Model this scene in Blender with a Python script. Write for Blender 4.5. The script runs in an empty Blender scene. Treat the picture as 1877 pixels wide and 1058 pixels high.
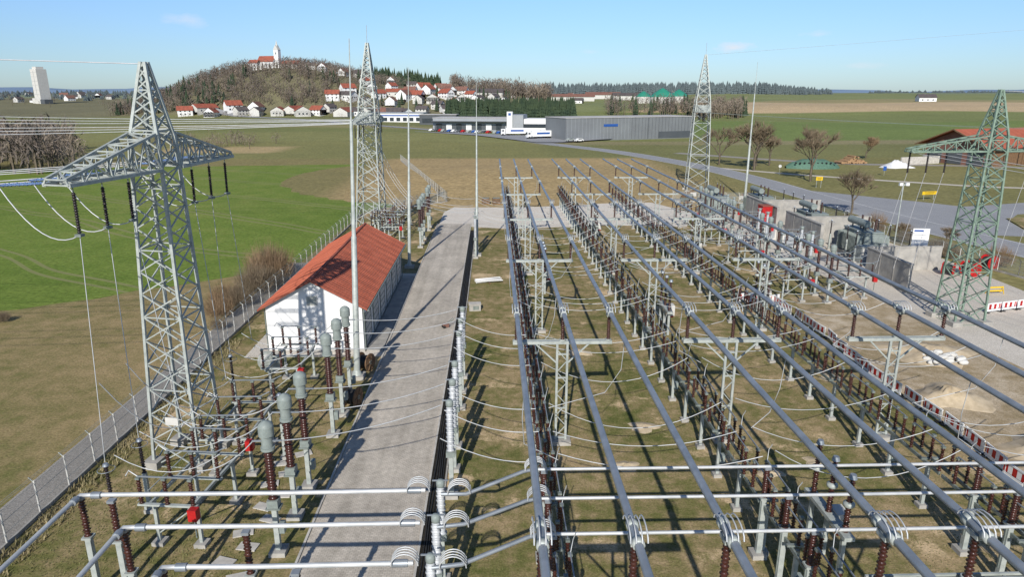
import bpy, math, random
from mathutils import Vector, Matrix
random.seed(7)
R=random.Random(11)
scene=bpy.context.scene
# ------------------------------------------------------------------ materials
def ramp(nt,stops):
    r=nt.nodes.new('ShaderNodeValToRGB')
    e=r.color_ramp.elements
    e[0].position=stops[0][0]; e[0].color=(*stops[0][1],1)
    e[1].position=stops[-1][0]; e[1].color=(*stops[-1][1],1)
    for p,c in stops[1:-1]:
        x=e.new(p); x.color=(*c,1)
    return r
def base(name):
    m=bpy.data.materials.new(name); m.use_nodes=True
    nt=m.node_tree; b=nt.nodes['Principled BSDF']
    return m,nt,b
def noise(nt,vec,scale,detail=5,rough=.6):
    n=nt.nodes.new('ShaderNodeTexNoise'); n.inputs['Scale'].default_value=scale
    n.inputs['Detail'].default_value=detail; n.inputs['Roughness'].default_value=rough
    nt.links.new(vec,n.inputs['Vector']); return n
def mixc(nt,f,a,b,mode='MIX'):
    m=nt.nodes.new('ShaderNodeMix'); m.data_type='RGBA'; m.blend_type=mode
    for s,val in ((m.inputs[0],f),(m.inputs[6],a),(m.inputs[7],b)):
        if isinstance(val,(int,float)): s.default_value=val
        elif isinstance(val,tuple): s.default_value=(*val,1)
        else: nt.links.new(val,s)
    return m.outputs[2]
def bumpn(nt,b,h,strength,dist=.05):
    bp=nt.nodes.new('ShaderNodeBump'); bp.inputs['Strength'].default_value=strength
    bp.inputs['Distance'].default_value=dist
    nt.links.new(h,bp.inputs['Height']); nt.links.new(bp.outputs[0],b.inputs['Normal'])
def pm(name,c1,c2=None,scale=3,rough=.7,metal=0,bump=0,world=False,spec=.3):
    m,nt,b=base(name)
    c2=c2 or tuple(x*.75 for x in c1)
    if world: vec=nt.nodes.new('ShaderNodeNewGeometry').outputs['Position']
    else: vec=nt.nodes.new('ShaderNodeTexCoord').outputs['Object']
    n=noise(nt,vec,scale)
    r=ramp(nt,[(.35,c2),(.65,c1)]); nt.links.new(n.outputs[0],r.inputs[0])
    nt.links.new(r.outputs[0],b.inputs['Base Color'])
    b.inputs['Roughness'].default_value=rough; b.inputs['Metallic'].default_value=metal
    b.inputs['Specular IOR Level'].default_value=spec
    if bump: bumpn(nt,b,n.outputs[0],bump)
    return m
def ground_mat(name,stops,s1,s2,attr=False,bump=.4,fine=9.,patch=None,gain=(1.,1.,1.)):
    m,nt,b=base(name)
    vec=nt.nodes.new('ShaderNodeNewGeometry').outputs['Position']
    n1=noise(nt,vec,s1,6,.6); n2=noise(nt,vec,s2,6,.7); n3=noise(nt,vec,fine,4,.7)
    mx=nt.nodes.new('ShaderNodeMath'); mx.operation='ADD'
    mul=nt.nodes.new('ShaderNodeMath'); mul.operation='MULTIPLY'; mul.inputs[1].default_value=.5
    nt.links.new(n1.outputs[0],mx.inputs[0]); nt.links.new(n2.outputs[0],mx.inputs[1])
    nt.links.new(mx.outputs[0],mul.inputs[0])
    r=ramp(nt,stops); nt.links.new(mul.outputs[0],r.inputs[0])
    col=r.outputs[0]
    if attr:
        a=nt.nodes.new('ShaderNodeAttribute'); a.attribute_name='Col'
        col=mixc(nt,1.,a.outputs['Color'],col,'MULTIPLY')
    if patch:
        n4=noise(nt,vec,patch[0],6,.7); rp=ramp(nt,[(patch[1],(0,0,0)),(patch[1]+.07,(1,1,1))]); nt.links.new(n4.outputs[0],rp.inputs[0])
        col=mixc(nt,rp.outputs[0],col,patch[2])
    g=gain; rf=ramp(nt,[(.3,tuple(.6*x for x in g)),(.7,tuple(1.27*x for x in g))]); nt.links.new(n3.outputs[0],rf.inputs[0])
    col=mixc(nt,1.,col,rf.outputs[0],'MULTIPLY')
    nt.links.new(col,b.inputs['Base Color']); b.inputs['Roughness'].default_value=.95
    b.inputs['Specular IOR Level'].default_value=.1
    if bump: bumpn(nt,b,n3.outputs[0],bump,.12)
    return m,nt,b,vec,col

M={}
M['galv']=pm('galvanised_steel',(.46,.49,.46),(.32,.35,.33),2.5,.55,.15)
M['galvd']=pm('weathered_steel',(.26,.29,.27),(.15,.18,.165),2.5,.6,.25)
M['green']=pm('green_painted_steel',(.25,.33,.26),(.15,.22,.17),2.5,.6,.1)
M['alu']=pm('aluminium_tube',(.34,.37,.40),(.24,.27,.30),1.2,.42,.4)
M['wire']=pm('conductor',(.60,.61,.61),(.45,.47,.48),1,.5,.25)
M['wiredark']=pm('line_conductor',(.62,.63,.65),(.48,.49,.51),1,.5,.2)
M['brown']=pm('brown_porcelain',(.070,.024,.018),(.038,.013,.010),4,.28,0,spec=.5)
M['dark']=pm('dark_insulator',(.03,.022,.025),(.02,.016,.018),4,.35)
M['whitepor']=pm('grey_porcelain',(.58,.60,.62),(.42,.44,.46),3,.35,spec=.5)
M['head']=pm('painted_head',(.27,.31,.29),(.20,.23,.215),3,.5)
M['blue']=pm('blue_glass',(.12,.20,.38),(.07,.12,.25),3,.3)
M['white']=pm('white_render',(.82,.82,.81),(.72,.72,.71),.7,.9)
M['offwhite']=pm('offwhite',(.62,.61,.57),(.5,.49,.46),1,.8)
M['conc']=pm('concrete',(.42,.40,.36),(.28,.27,.25),.9,.9,0,.2)
M['concl']=pm('light_concrete',(.55,.52,.47),(.40,.38,.34),1.5,.9,0,.2)
M['red']=pm('red_paint',(.50,.02,.02),(.34,.015,.015),2,.45)
M['black']=pm('black_rubber',(.018,.018,.018),(.03,.03,.03),5,.6)
M['glass']=pm('window_glass',(.03,.04,.05),(.05,.06,.07),1,.1,spec=.6)
M['redroof']=pm('red_village_roof',(.36,.105,.065),(.24,.075,.05),.5,.8)
M['darkroof']=pm('dark_roof',(.12,.10,.095),(.08,.07,.07),.5,.8)
M['brownroof']=pm('brown_roof',(.24,.12,.09),(.17,.09,.07),.5,.8)
M['wood']=pm('wood',(.22,.13,.07),(.13,.08,.045),2,.8)
M['greywall']=pm('grey_cladding',(.19,.205,.215),(.16,.17,.18),.1,.6)
M['midgrey']=pm('light_cladding',(.32,.34,.36),(.27,.29,.31),.1,.6)
M['darkwall']=pm('dark_cladding',(.09,.10,.11),(.07,.08,.09),.1,.6)
M['flatroof']=pm('flat_roof',(.50,.49,.47),(.40,.39,.38),.2,.9)
M['bluep']=pm('blue_paint',(.03,.10,.35),(.02,.08,.28),1,.5)
M['yellow']=pm('yellow_paint',(.75,.50,.02),(.65,.42,.02),1,.5)
M['greenp']=pm('green_tarpaulin',(.10,.19,.14),(.07,.14,.10),2,.7)
M['teal']=pm('biogas_membrane',(.04,.26,.18),(.03,.22,.15),.1,.5)
M['bark']=pm('bark',(.17,.14,.10),(.10,.08,.06),3,.95)
M['twig']=pm('twigs',(.25,.195,.13),(.16,.125,.085),.6,.95)
M['twigred']=pm('reddish_twigs',(.29,.20,.12),(.20,.135,.08),.6,.95)
M['hillwood']=pm('bare_woodland',(.185,.15,.125),(.115,.098,.088),.03,.95,world=True)
M['hillwood2']=pm('bare_woodland_light',(.27,.22,.17),(.175,.145,.115),.03,.95,world=True)
M['con']=pm('conifer',(.055,.08,.042),(.028,.048,.03),.2,.95,world=True)
M['conhaze']=pm('haze_tinted_conifer',(.12,.15,.155),(.085,.11,.12),.02,.95,world=True)  # distance haze mixed into the conifer colour
M['farhill']=pm('haze_tinted_hills',(.19,.27,.38),(.15,.22,.32),.002,1,world=True)  # blue aerial haze painted as the hills' base colour
M['weed']=pm('dry_weeds',(.36,.30,.17),(.20,.18,.09),1.2,.95,world=True)
M['turf']=pm('grass_blades',(.24,.23,.10),(.13,.14,.05),.8,.95,world=True)
M['sand']=pm('sand',(.56,.46,.32),(.40,.32,.21),1.5,.95,0,.4,world=True)
M['logs']=pm('logs',(.45,.28,.15),(.24,.15,.08),4,.9)
M['stripe']=pm('road_marking',(.75,.75,.72),(.6,.6,.58),3,.8,world=True)

GR=(1.34,1.24,1.12)
M['lawn'],*_=ground_mat('site_grass',[(.36,(.085,.105,.032)),(.44,(.145,.148,.058)),(.51,(.220,.190,.100)),(.60,(.34,.27,.17))],.15,1.1,patch=(.19,.565,(.50,.40,.27)),gain=(1.20,1.13,1.02))
M['meadow'],*_=ground_mat('dry_meadow',[(.36,(.110,.125,.042)),(.46,(.185,.165,.080)),(.6,(.28,.225,.13))],.06,.6,fine=6,gain=GR)
M['gravel'],*_=ground_mat('white_gravel',[(.3,(.60,.54,.46)),(.7,(.76,.71,.63))],.2,2)
M['path'],*_=ground_mat('gravel_path',[(.3,(.27,.25,.22)),(.7,(.40,.375,.34))],.3,2.5)
M['asphalt'],*_=ground_mat('asphalt',[(.3,(.27,.275,.285)),(.7,(.37,.375,.385))],.1,1,bump=.1)
M['dirt'],*_=ground_mat('bare_dirt',[(.36,(.22,.19,.10)),(.46,(.36,.28,.17)),(.54,(.48,.39,.27)),(.66,(.62,.53,.40))],.12,.8)
M['pad'],*_=ground_mat('concrete_pad',[(.3,(.50,.45,.38)),(.7,(.68,.63,.55))],.1,1.2,bump=.1)
M['ground'],*_=ground_mat('terrain',[(.3,(.78,.80,.78)),(.7,(1.22,1.19,1.14))],.012,.12,attr=True,fine=.9,gain=(1.32,1.24,1.12))
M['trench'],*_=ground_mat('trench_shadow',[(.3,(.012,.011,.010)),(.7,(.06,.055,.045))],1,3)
m,nt,b,vec,col=ground_mat('winter_crop',[(.34,(.095,.150,.028)),(.5,(.140,.195,.044)),(.66,(.205,.228,.072))],.018,.2,fine=2,gain=(1.2,1.18,1.0))
sep=nt.nodes.new('ShaderNodeSeparateXYZ'); nt.links.new(vec,sep.inputs[0])
def math_(op,a,b_=None):
    n=nt.nodes.new('ShaderNodeMath'); n.operation=op
    for i,x in enumerate((a,b_)):
        if x is None: continue
        if isinstance(x,(int,float)): n.inputs[i].default_value=x
        else: nt.links.new(x,n.inputs[i])
    return n.outputs[0]
cx=math_('ADD',math_('MULTIPLY',sep.outputs[0],.55),math_('MULTIPLY',sep.outputs[1],.84))
nw=noise(nt,vec,.012,2)
cx=math_('ADD',cx,math_('MULTIPLY',nw.outputs[0],22.))
ln=None
for off in (0,1.9):
    w=math_('LESS_THAN',math_('PINGPONG',math_('ADD',cx,off),9.),.3)
    ln=w if ln is None else math_('MAXIMUM',ln,w)
c2=mixc(nt,math_('MULTIPLY',ln,.6),col,(.26,.24,.12))
nt.links.new(c2,b.inputs['Base Color']); M['crop']=m
# paved road
m,nt,b=base('paved_drive')
vec=nt.nodes.new('ShaderNodeNewGeometry').outputs['Position']
br=nt.nodes.new('ShaderNodeTexBrick'); nt.links.new(vec,br.inputs['Vector'])
br.inputs['Scale'].default_value=1.0; br.inputs['Brick Width'].default_value=.22; br.inputs['Row Height'].default_value=.12
br.inputs['Mortar Size'].default_value=.010
br.inputs['Color1'].default_value=(.61,.555,.475,1); br.inputs['Color2'].default_value=(.52,.47,.40,1); br.inputs['Mortar'].default_value=(.34,.31,.26,1)
n=noise(nt,vec,.22,8,.7); r=ramp(nt,[(.3,(.72,.71,.70)),(.7,(1.12,1.11,1.10))]); nt.links.new(n.outputs[0],r.inputs[0])
n2=noise(nt,vec,2.5,6,.7); r2=ramp(nt,[(.35,(.82,.82,.82)),(.6,(1.05,1.05,1.05))]); nt.links.new(n2.outputs[0],r2.inputs[0])
c=mixc(nt,1.,br.outputs[0],r.outputs[0],'MULTIPLY'); c=mixc(nt,1.,c,r2.outputs[0],'MULTIPLY')
mpd=nt.nodes.new('ShaderNodeMapping'); mpd.inputs['Scale'].default_value=(1.1,.05,1); nt.links.new(vec,mpd.inputs[0])
n5=noise(nt,mpd.outputs[0],1.0,4,.6); r5=ramp(nt,[(.35,(.84,.84,.83)),(.6,(1.04,1.04,1.04))]); nt.links.new(n5.outputs[0],r5.inputs[0])
c=mixc(nt,1.,c,r5.outputs[0],'MULTIPLY')
nt.links.new(c,b.inputs['Base Color']); b.inputs['Roughness'].default_value=.9; bumpn(nt,b,n2.outputs[0],.15,.02)
M['drive']=m
# tile roof
m,nt,b=base('clay_tile_roof')
tc=nt.nodes.new('ShaderNodeTexCoord').outputs['Object']
w=nt.nodes.new('ShaderNodeTexWave'); w.bands_direction='Y'; w.inputs['Scale'].default_value=.55; w.inputs['Distortion'].default_value=0
nt.links.new(tc,w.inputs['Vector'])
w2=nt.nodes.new('ShaderNodeTexWave'); w2.bands_direction='Z'; w2.wave_profile='SAW'; w2.inputs['Scale'].default_value=2.2
nt.links.new(tc,w2.inputs['Vector'])
n=noise(nt,tc,.7,6); r=ramp(nt,[(.3,(.42,.105,.052)),(.7,(.60,.17,.09))]); nt.links.new(n.outputs[0],r.inputs[0])
c=mixc(nt,.3,r.outputs[0],w.outputs[0],'MULTIPLY'); c=mixc(nt,.22,c,w2.outputs[0],'MULTIPLY')
nt.links.new(c,b.inputs['Base Color']); b.inputs['Roughness'].default_value=.7
bumpn(nt,b,w.outputs[1],.5,.05); M['tile']=m
m,nt,b=base('chain_link')
b.inputs['Base Color'].default_value=(.38,.40,.39,1); b.inputs['Alpha'].default_value=.22; b.inputs['Roughness'].default_value=.6
M['link']=m

# ------------------------------------------------------------------ mesh builder
class MB:
    def __init__(s): s.v=[];s.f=[];s.m=[];s.s=[];s.mats=[]
    def mi(s,k):
        if k not in s.mats: s.mats.append(k)
        return s.mats.index(k)
    def add(s,vs,fs,k,smooth=False):
        o=len(s.v); s.v.extend(vs); i=s.mi(k)
        for f in fs: s.f.append(tuple(o+a for a in f)); s.m.append(i); s.s.append(smooth)
    def box(s,c,sz,k,rz=0):
        cx,cy,cz=c; hx,hy,hz=sz[0]/2,sz[1]/2,sz[2]/2; ca,sa=math.cos(rz),math.sin(rz)
        vs=[]
        for z in(-hz,hz):
            for x,y in((-hx,-hy),(hx,-hy),(hx,hy),(-hx,hy)):
                vs.append((cx+x*ca-y*sa,cy+x*sa+y*ca,cz+z))
        s.add(vs,[(0,3,2,1),(4,5,6,7),(0,1,5,4),(1,2,6,5),(2,3,7,6),(3,0,4,7)],k)
    def frame(s,p,q):
        d=(Vector(q)-Vector(p)); l=d.length; d=d/max(l,1e-9)
        up=Vector((0,0,1)) if abs(d.z)<.95 else Vector((0,1,0))
        a=d.cross(up).normalized(); b=a.cross(d).normalized(); return d,a,b
    def beam(s,p,q,w,k,h=None):
        h=h or w; d,a,b=s.frame(p,q); p=Vector(p);q=Vector(q); vs=[]
        for c in(p,q):
            for i,j in((-1,-1),(1,-1),(1,1),(-1,1)): vs.append(tuple(c+a*(i*w/2)+b*(j*h/2)))
        s.add(vs,[(0,3,2,1),(4,5,6,7),(0,1,5,4),(1,2,6,5),(2,3,7,6),(3,0,4,7)],k)
    def lathe(s,p,q,prof,k,n=8,smooth=True):
        d,a,b=s.frame(p,q); p=Vector(p);q=Vector(q); vs=[];fs=[]
        cs=[(math.cos(2*math.pi*i/n),math.sin(2*math.pi*i/n)) for i in range(n)]
        for t,r in prof:
            c=p.lerp(q,t)
            for x,y in cs: vs.append(tuple(c+a*(x*r)+b*(y*r)))
        for j in range(len(prof)-1):
            for i in range(n):
                i2=(i+1)%n; fs.append((j*n+i,j*n+i2,(j+1)*n+i2,(j+1)*n+i))
        s.add(vs,fs,k,smooth)
        e=(len(prof)-1)*n
        s.add(vs[:n],[tuple(range(n))[::-1]],k); s.add(vs[e:],[tuple(range(n))],k)
    def cyl(s,p,q,r,k,r2=None,n=8): s.lathe(p,q,[(0,r),(1,r if r2 is None else r2)],k,n)
    def tube(s,pts,r,k,n=5):
        pts=[Vector(p) for p in pts]; vs=[];fs=[]
        for i,p in enumerate(pts):
            q0=pts[max(i-1,0)];q1=pts[min(i+1,len(pts)-1)]
            d,a,b=s.frame(q0,q1)
            for j in range(n):
                t=2*math.pi*j/n; vs.append(tuple(p+a*(r*math.cos(t))+b*(r*math.sin(t))))
        for i in range(len(pts)-1):
            for j in range(n):
                j2=(j+1)%n; fs.append((i*n+j,i*n+j2,(i+1)*n+j2,(i+1)*n+j))
        s.add(vs,fs,k,True)
    def sag(s,p,q,sg,r,k,n=10,seg=5):
        p=Vector(p);q=Vector(q)
        s.tube([p.lerp(q,i/n)-Vector((0,0,4*sg*(i/n)*(1-i/n))) for i in range(n+1)],r,k,seg)
    def ins(s,p,h,r=.12,k='brown',n=8,sheds=9,q=None):
        q=q or (p[0],p[1],p[2]+h); pr=[(0,r*.6)]
        for i in range(sheds):
            t0=(i+.15)/sheds; t1=(i+.6)/sheds; rr=r if i%2==0 else r*.85
            pr+= [(t0,r*.55),(t0+.12/sheds,rr),(t1,r*.55)]
        pr.append((1,r*.6)); s.lathe(p,q,pr,k,n)
    def obj(s,name,loc=(0,0,0),rz=0):
        me=s.mesh(name); return inst(name,me,loc,rz)
    def mesh(s,name):
        me=bpy.data.meshes.new(name); me.from_pydata(s.v,[],s.f)
        for k in s.mats: me.materials.append(M[k])
        me.polygons.foreach_set('material_index',s.m); me.polygons.foreach_set('use_smooth',s.s)
        me.update(); return me
def inst(name,me,loc=(0,0,0),rz=0,sc=1,parent=None):
    o=bpy.data.objects.new(name,me); o.location=loc; o.rotation_euler=(0,0,rz)
    o.scale=(sc,sc,sc) if isinstance(sc,(int,float)) else sc
    scene.collection.objects.link(o)
    if parent: o.parent=parent
    return o
# ------------------------------------------------------------------ terrain
def ss(a,b,x):
    t=min(1,max(0,(x-a)/(b-a))); return t*t*(3-2*t)
RP=[(-420,4),(-345,8),(-315,20),(-290,33),(-255,42),(-215,46),(-185,45),(-150,39),(-110,31),(-60,24),(0,16),(80,10)]
def ridge(x):
    if x<=RP[0][0]: return RP[0][1]
    for (a,ha),(b,hb) in zip(RP,RP[1:]):
        if x<=b: return ha+(hb-ha)*ss(a,b,x)
    return RP[-1][1]
def hz(x,y):
    h=20*ss(380,1500,y)
    if x>60: h+=ss(60,500,x)*2*ss(300,900,y)
    g=ss(600,735,y)*(1-ss(800,1080,y))
    if g>0: h=max(h,h+(ridge(x)-h)*g)
    h+=1.8*math.exp(-((x-2)/24)**2-((y-188)/22)**2)
    if 260<y<3000: h+=.8*math.sin(x*.021+y*.009)*ss(260,420,y)
    return h
def tcol(x,y):
    ol=(.175,.180,.080); gr=(.135,.185,.065); tan=(.33,.27,.16)
    yy=y+x*.06
    if y<240:
        if -40<x<55 and y>120: return (.31,.245,.14)
        if x>60: return (.165,.165,.075) if (int(x/37)+int(y/55))%2 else (.185,.18,.085)
        return (.19,.175,.085)
    if x<20:
        if yy<325:
            if -135<x<-85 and y>262 and y<295: return tan
            return ol
        if yy<395: return (.19,.20,.09)
        if yy<440: return (.155,.175,.075)
        if yy<475: return (.21,.205,.11)
        if y<620: return (.15,.165,.08)
        if y<1100: return (.15,.15,.10)
    else:
        if y<310: return (.155,.165,.075)
        if y<330: return (.21,.20,.12)
        if y<520: return gr if x>110 else (.16,.18,.08)
        if y<640 : return (.155,.185,.08)
        if y<980 and x>120 and y>620+x*.05 and x>120+(y-640)*.8: return (.38,.31,.215) if y<880 else (.24,.225,.13)
        if y<1300: return (.17,.20,.10)
    return (.16,.20,.14) if y<2500 else (.15,.21,.25)  # far ground: bluish distance haze painted into the vertex colours
def axis(lo,hi,step,far,g):
    a=[lo+i*step for i in range(int((hi-lo)/step)+1)]
    s=step; x=a[-1]
    while x<far: s*=g; x+=s; a.append(x)
    return a
xs=axis(-480,480,8,9000,1.25); s=8;x=-480;l=[]
while x>-9000: s*=1.25;x-=s;l.append(x)
xs=l[::-1]+xs
ys=[-300,-120,-50]+axis(-10,1200,8,12000,1.15)
vs=[(x,y,hz(x,y)) for y in ys for x in xs]; nx=len(xs)
fs=[(j*nx+i,j*nx+i+1,(j+1)*nx+i+1,(j+1)*nx+i) for j in range(len(ys)-1) for i in range(nx-1)]
me=bpy.data.meshes.new('ground'); me.from_pydata(vs,[],fs)
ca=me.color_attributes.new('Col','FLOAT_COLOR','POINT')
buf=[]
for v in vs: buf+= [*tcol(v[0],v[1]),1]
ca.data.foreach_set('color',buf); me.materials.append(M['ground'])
me.polygons.foreach_set('use_smooth',[True]*len(fs)); inst('ground',me)

def sheet(name,pts,z,k):
    mb=MB(); mb.add([(x,y,z) for x,y in pts],[tuple(range(len(pts)))],k); return mb.obj(name)
def strip(name,center,w,z,k,drape=True):
    P=[];C=[Vector(c) for c in center]
    for i in range(len(C)-1):
        p0=C[max(i-1,0)];p1=C[i];p2=C[i+1];p3=C[min(i+2,len(C)-1)]
        for j in range(8):
            t=j/8; P.append(.5*((2*p1)+(p2-p0)*t+(2*p0-5*p1+4*p2-p3)*t*t+(3*p1-p0-3*p2+p3)*t**3))
    P.append(C[-1]); vs=[];fs=[]
    for i,p in enumerate(P):
        d=(P[min(i+1,len(P)-1)]-P[max(i-1,0)]).normalized(); nrm=Vector((-d.y,d.x))
        for sgn in(-1,0,1):
            q=p+nrm*(w/2*sgn); vs.append((q.x,q.y,(hz(q.x,q.y) if drape else 0)+z+(.12*ss(260,420,q.y) if drape else 0)))
    for i in range(len(P)-1):
        for j in(0,1): fs.append((i*3+j,(i+1)*3+j,(i+1)*3+j+1,i*3+j+1))
    mb=MB(); mb.add(vs,fs,k); return mb.obj(name)
sheet('meadow',[(-600,-40),(-24.6,-40),(-24.6,90),(-26,88),(-50,69),(-150,40),(-600,-30)],.004,'meadow')
def wob(a,b,n,amp,seed):
    rr=random.Random(seed); return [(a[0]+(b[0]-a[0])*i/n+rr.uniform(-amp,amp)*.3,a[1]+(b[1]-a[1])*i/n+rr.uniform(-amp,amp)) for i in range(n)]
sheet('crop_field',[(-26,88),(-24.9,130),(-13.5,147)]+wob((-29,224),(-148,212),12,.8,1)+[(-148,212),(-420,185),(-600,150),(-600,-20)]+wob((-150,44),(-50,70),14,.8,2)+wob((-50,70),(-26,88),8,.7,3),.008,'crop')
sheet('site_lawn',[(-24.4,-30),(44,-30),(44,122),(30,142),(-9,142),(-24.4,128)],.004,'lawn')
sheet('bare_soil',[(31,10),(44,10),(44,62),(42,75),(33,72),(31,55)],.008,'dirt')
sheet('gravel_yard',[(-9.4,117),(3,113),(20,116),(33,114),(38,128),(33,141),(8,144),(-6,143),(-9.4,130)],.008,'gravel')
sheet('service_yard',[(44,50),(60,52),(62,90),(57,125),(40,130),(38,100),(42,76)],.010,'pad')
sheet('driveway',[(-9.6,-20),(-3.9,-20),(-3.9,118),(-9.6,118)],.012,'drive')
sheet('gravel_path',[(-27.2,-20),(-24.9,-20),(-24.9,90),(-27.2,90)],.012,'path')
sheet('building_apron',[(-21.6,55.6),(-9.6,55.6),(-9.6,84),(-21.6,84)],.008,'pad')
mb=MB()
for x in(-9.68,-3.84):
    for i in range(34): mb.box((x,-16+i*4,.03),(.12,3.96,.12),'concl')
mb.obj('driveway_kerb')
sheet('cable_trench',[(-3.76,-20),(-2.95,-20),(-2.95,112),(-3.76,112)],.016,'trench')  # flat dark sheet, shade of the recess painted into its colour
mb=MB()
for i in range(5):
    pts=[(-3.62+i*.14+.04*math.sin(y*.7+i),y,.08+.03*math.sin(y*.4+i*2)) for y in range(-10,112,2)]
    mb.tube(pts,.04,'black',5)
for i in range(60): mb.box((-2.9,-8+i*2,.06),(.10,1.94,.14),'conc')
mb.obj('trench_cable')
road=[(-260,640),(-160,560),(-72,470),(-12,395),(24,316),(48,268),(64,215),(69,180),(70.5,150),(72.5,125),(76,100),(80,80),(86,50),(95,0),(100,-40)]
strip('main_road',road,8.5,.02,'asphalt')
strip('road_edge_line',[(x+3.8,y+.6) for x,y in road],.16,.026,'stripe')
strip('road_edge_line',[(x-3.8,y-.6) for x,y in road],.16,.026,'stripe')
strip('side_road',[(74,128),(95,129),(125,137),(200,152),(330,170)],10,.016,'asphalt')
sheet('road_junction',[(70,108),(86,104),(92,118),(100,126),(90,140),(74,158),(70,140)],.013,'asphalt')
strip('side_road',[(80,92),(100,97),(140,92),(220,80)],6,.014,'asphalt')
strip('footpath',[(64,214),(78,198),(89,187),(108,172),(127,161),(180,150)],2.6,.014,'pad')
strip('farm_track',[(70,262),(110,222),(150,212),(200,190)],5,.015,'path')
sheet('traffic_island',[(88,108),(97,113),(101,121),(93,120)],.14,'lawn')
sheet('forecourt',[(-50,415),(20,372),(62,345),(32,318),(20,318),(-8,372),(-40,405)],.35,'asphalt')

# ------------------------------------------------------------------ busbars
GX=[1.4,12.1,22.6]; OFF=[0,2.87,5.75]; ZT=9.0
SUP=[-3.5,17.9,40,61.5,83,104.5,126]
for g in GX:
    for o in OFF:
        mb=MB(); x=g+o
        e=141-R.random()*1.5
        mb.tube([(x,-6,ZT)]+[(x,y,ZT-.05*math.sin((y-18)/21.5*math.pi)**2) for y in range(-2,140,4)]+[(x,e,ZT)],.145,'alu',10)
        mb.lathe((x,e,ZT),(x,e+.3,ZT),[(0,.15),(.5,.19),(1,.05)],'alu',10)
        for y in SUP:
            for dy in(-.45,.45): mb.lathe((x,y+dy-.14,ZT),(x,y+dy+.14,ZT),[(0,.15),(.05,.2),(.95,.2),(1,.15)],'galv',10)
            mb.box((x,y,ZT-.2),(.34,.5,.16),'galv')
            if y<90:
                for k in(-.2,-.07,.07,.2):
                    mb.tube([(x+k*1.3,y-.62*math.cos(t*math.pi/8),ZT+.12+.36*math.sin(t*math.pi/8)) for t in range(9)],.026,'wire',4)
        mb.obj('busbar_tube')
def portal():
    mb=MB()
    mb.beam((-3.1,0,7.0),(3.1,0,7.0),.24,'galv',.2)
    mb.beam((-3.1,.32,7.0),(3.1,.32,7.0),.08,'galv',.16)
    for x in(-2.9,-1.4,0,1.4,2.9): mb.beam((x,0,7.0),(x,.32,7.0),.08,'galv')
    for x in(-.32,.32):
        mb.beam((x,0,0),(x,0,6.88),.14,'galv'); 
        mb.beam((x*1.0,0,5.6),(x*5.2,0,6.9),.09,'galv')
    z=.5;k=1
    while z<6.2: mb.beam((-.32*k,.0,z),(.32*k,0,z+.75),.05,'galv'); z+=.75;k=-k
    for z in(.4,2.5,4.6,6.2): mb.beam((-.32,0,z),(.32,0,z),.09,'galv')
    mb.box((0,0,.12),(1.3,.9,.3),'conc')
    for x in(-2.87,0,2.87):
        mb.lathe((x,0,7.1),(x,0,7.22),[(0,.2),(1,.2)],'galv',8)
        mb.ins((x,0,7.2),1.55,.15,'brown',10,11)
        mb.lathe((x,0,8.72),(x,0,8.84),[(0,.15),(1,.15)],'galv',8)
    return mb.mesh('busbar_portal')
pmsh=portal()
for g in GX:
    for y in SUP: inst('busbar_portal',pmsh,(g+2.87,y,0))
def disc_row():
    mb=MB()
    for x in(-.28,.28): mb.beam((x,-.1,2.85),(x,10.2,2.85),.09,'galvd',.18)
    for ph in(1.2,4.6,8.0):
        mb.beam((0,ph,0),(0,ph,2.75),.18,'galv'); mb.box((0,ph,.1),(.5,.5,.25),'conc')
        mb.beam((-.5,ph,2.99),(.5,ph,2.99),.14,'galvd',.1)
        for dy in(-1.25,0,1.25):
            for dx in ((-.3,.3) if dy else (0,)):
                mb.ins((dx,ph+dy,2.98),1.35,.115,'brown',8,9)
                mb.box((dx,ph+dy,4.37),(.18,.18,.1),'galvd')
        for dx in(-.3,.3):
            mb.beam((dx,ph-1.25,4.46),(dx,ph+1.3,4.46),.05,'alu')
        mb.tube([(.3,ph+1.25,4.46),(.45,ph+1.5,4.9),(.5,ph+1.3,5.3)],.025,'wire',4)
        mb.cyl((.1,ph,3.0),(.1,ph,1.2),.03,'galvd',n=5)
    mb.box((.2,4.6,1.2),(.3,.35,.5),'head')
    return mb.mesh('busbar_disconnector')
dr=disc_row()
for x0 in(2.65,13.2,23.5):
    for i in range(11): inst('busbar_disconnector',dr,(x0,20.6+i*10.5,0))
mb=MB()
BY=[29.3,32.3,35,41.4,44.5,47.2,54,57,60,66,69,72,79,82,85,91.5,94.5,97.5,104,107,110]
for y in BY:
    for a,b_ in((2.65,13.2),(13.2,23.5),(23.5,33.5)):
        za=4.9+R.random()*.5; mb.sag((a+.4,y,za),(b_-.4,y+R.uniform(-.6,.6),za+R.uniform(-.2,.4)),R.uniform(.7,1.6),.024,'wire',12)
    for gi,g in enumerate(GX):
        if (BY.index(y)+gi)%2: continue
        o=OFF[BY.index(y)%3]
        x0=(2.65,13.2,23.5)[gi]
        mb.tube([(g+o,y,ZT-.15),(g+o-.1,y+.05,7.2),(g+o-.5*(o/3),y+.1,5.8),(x0+.4,y+.1,4.9)],.024,'wire',4)
    if y<52 or y>88: mb.sag((-2.6,y,6.2),(2.3,y,4.9),.45,.026,'wire',8)
mb.obj('jumper_conductors')
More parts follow.
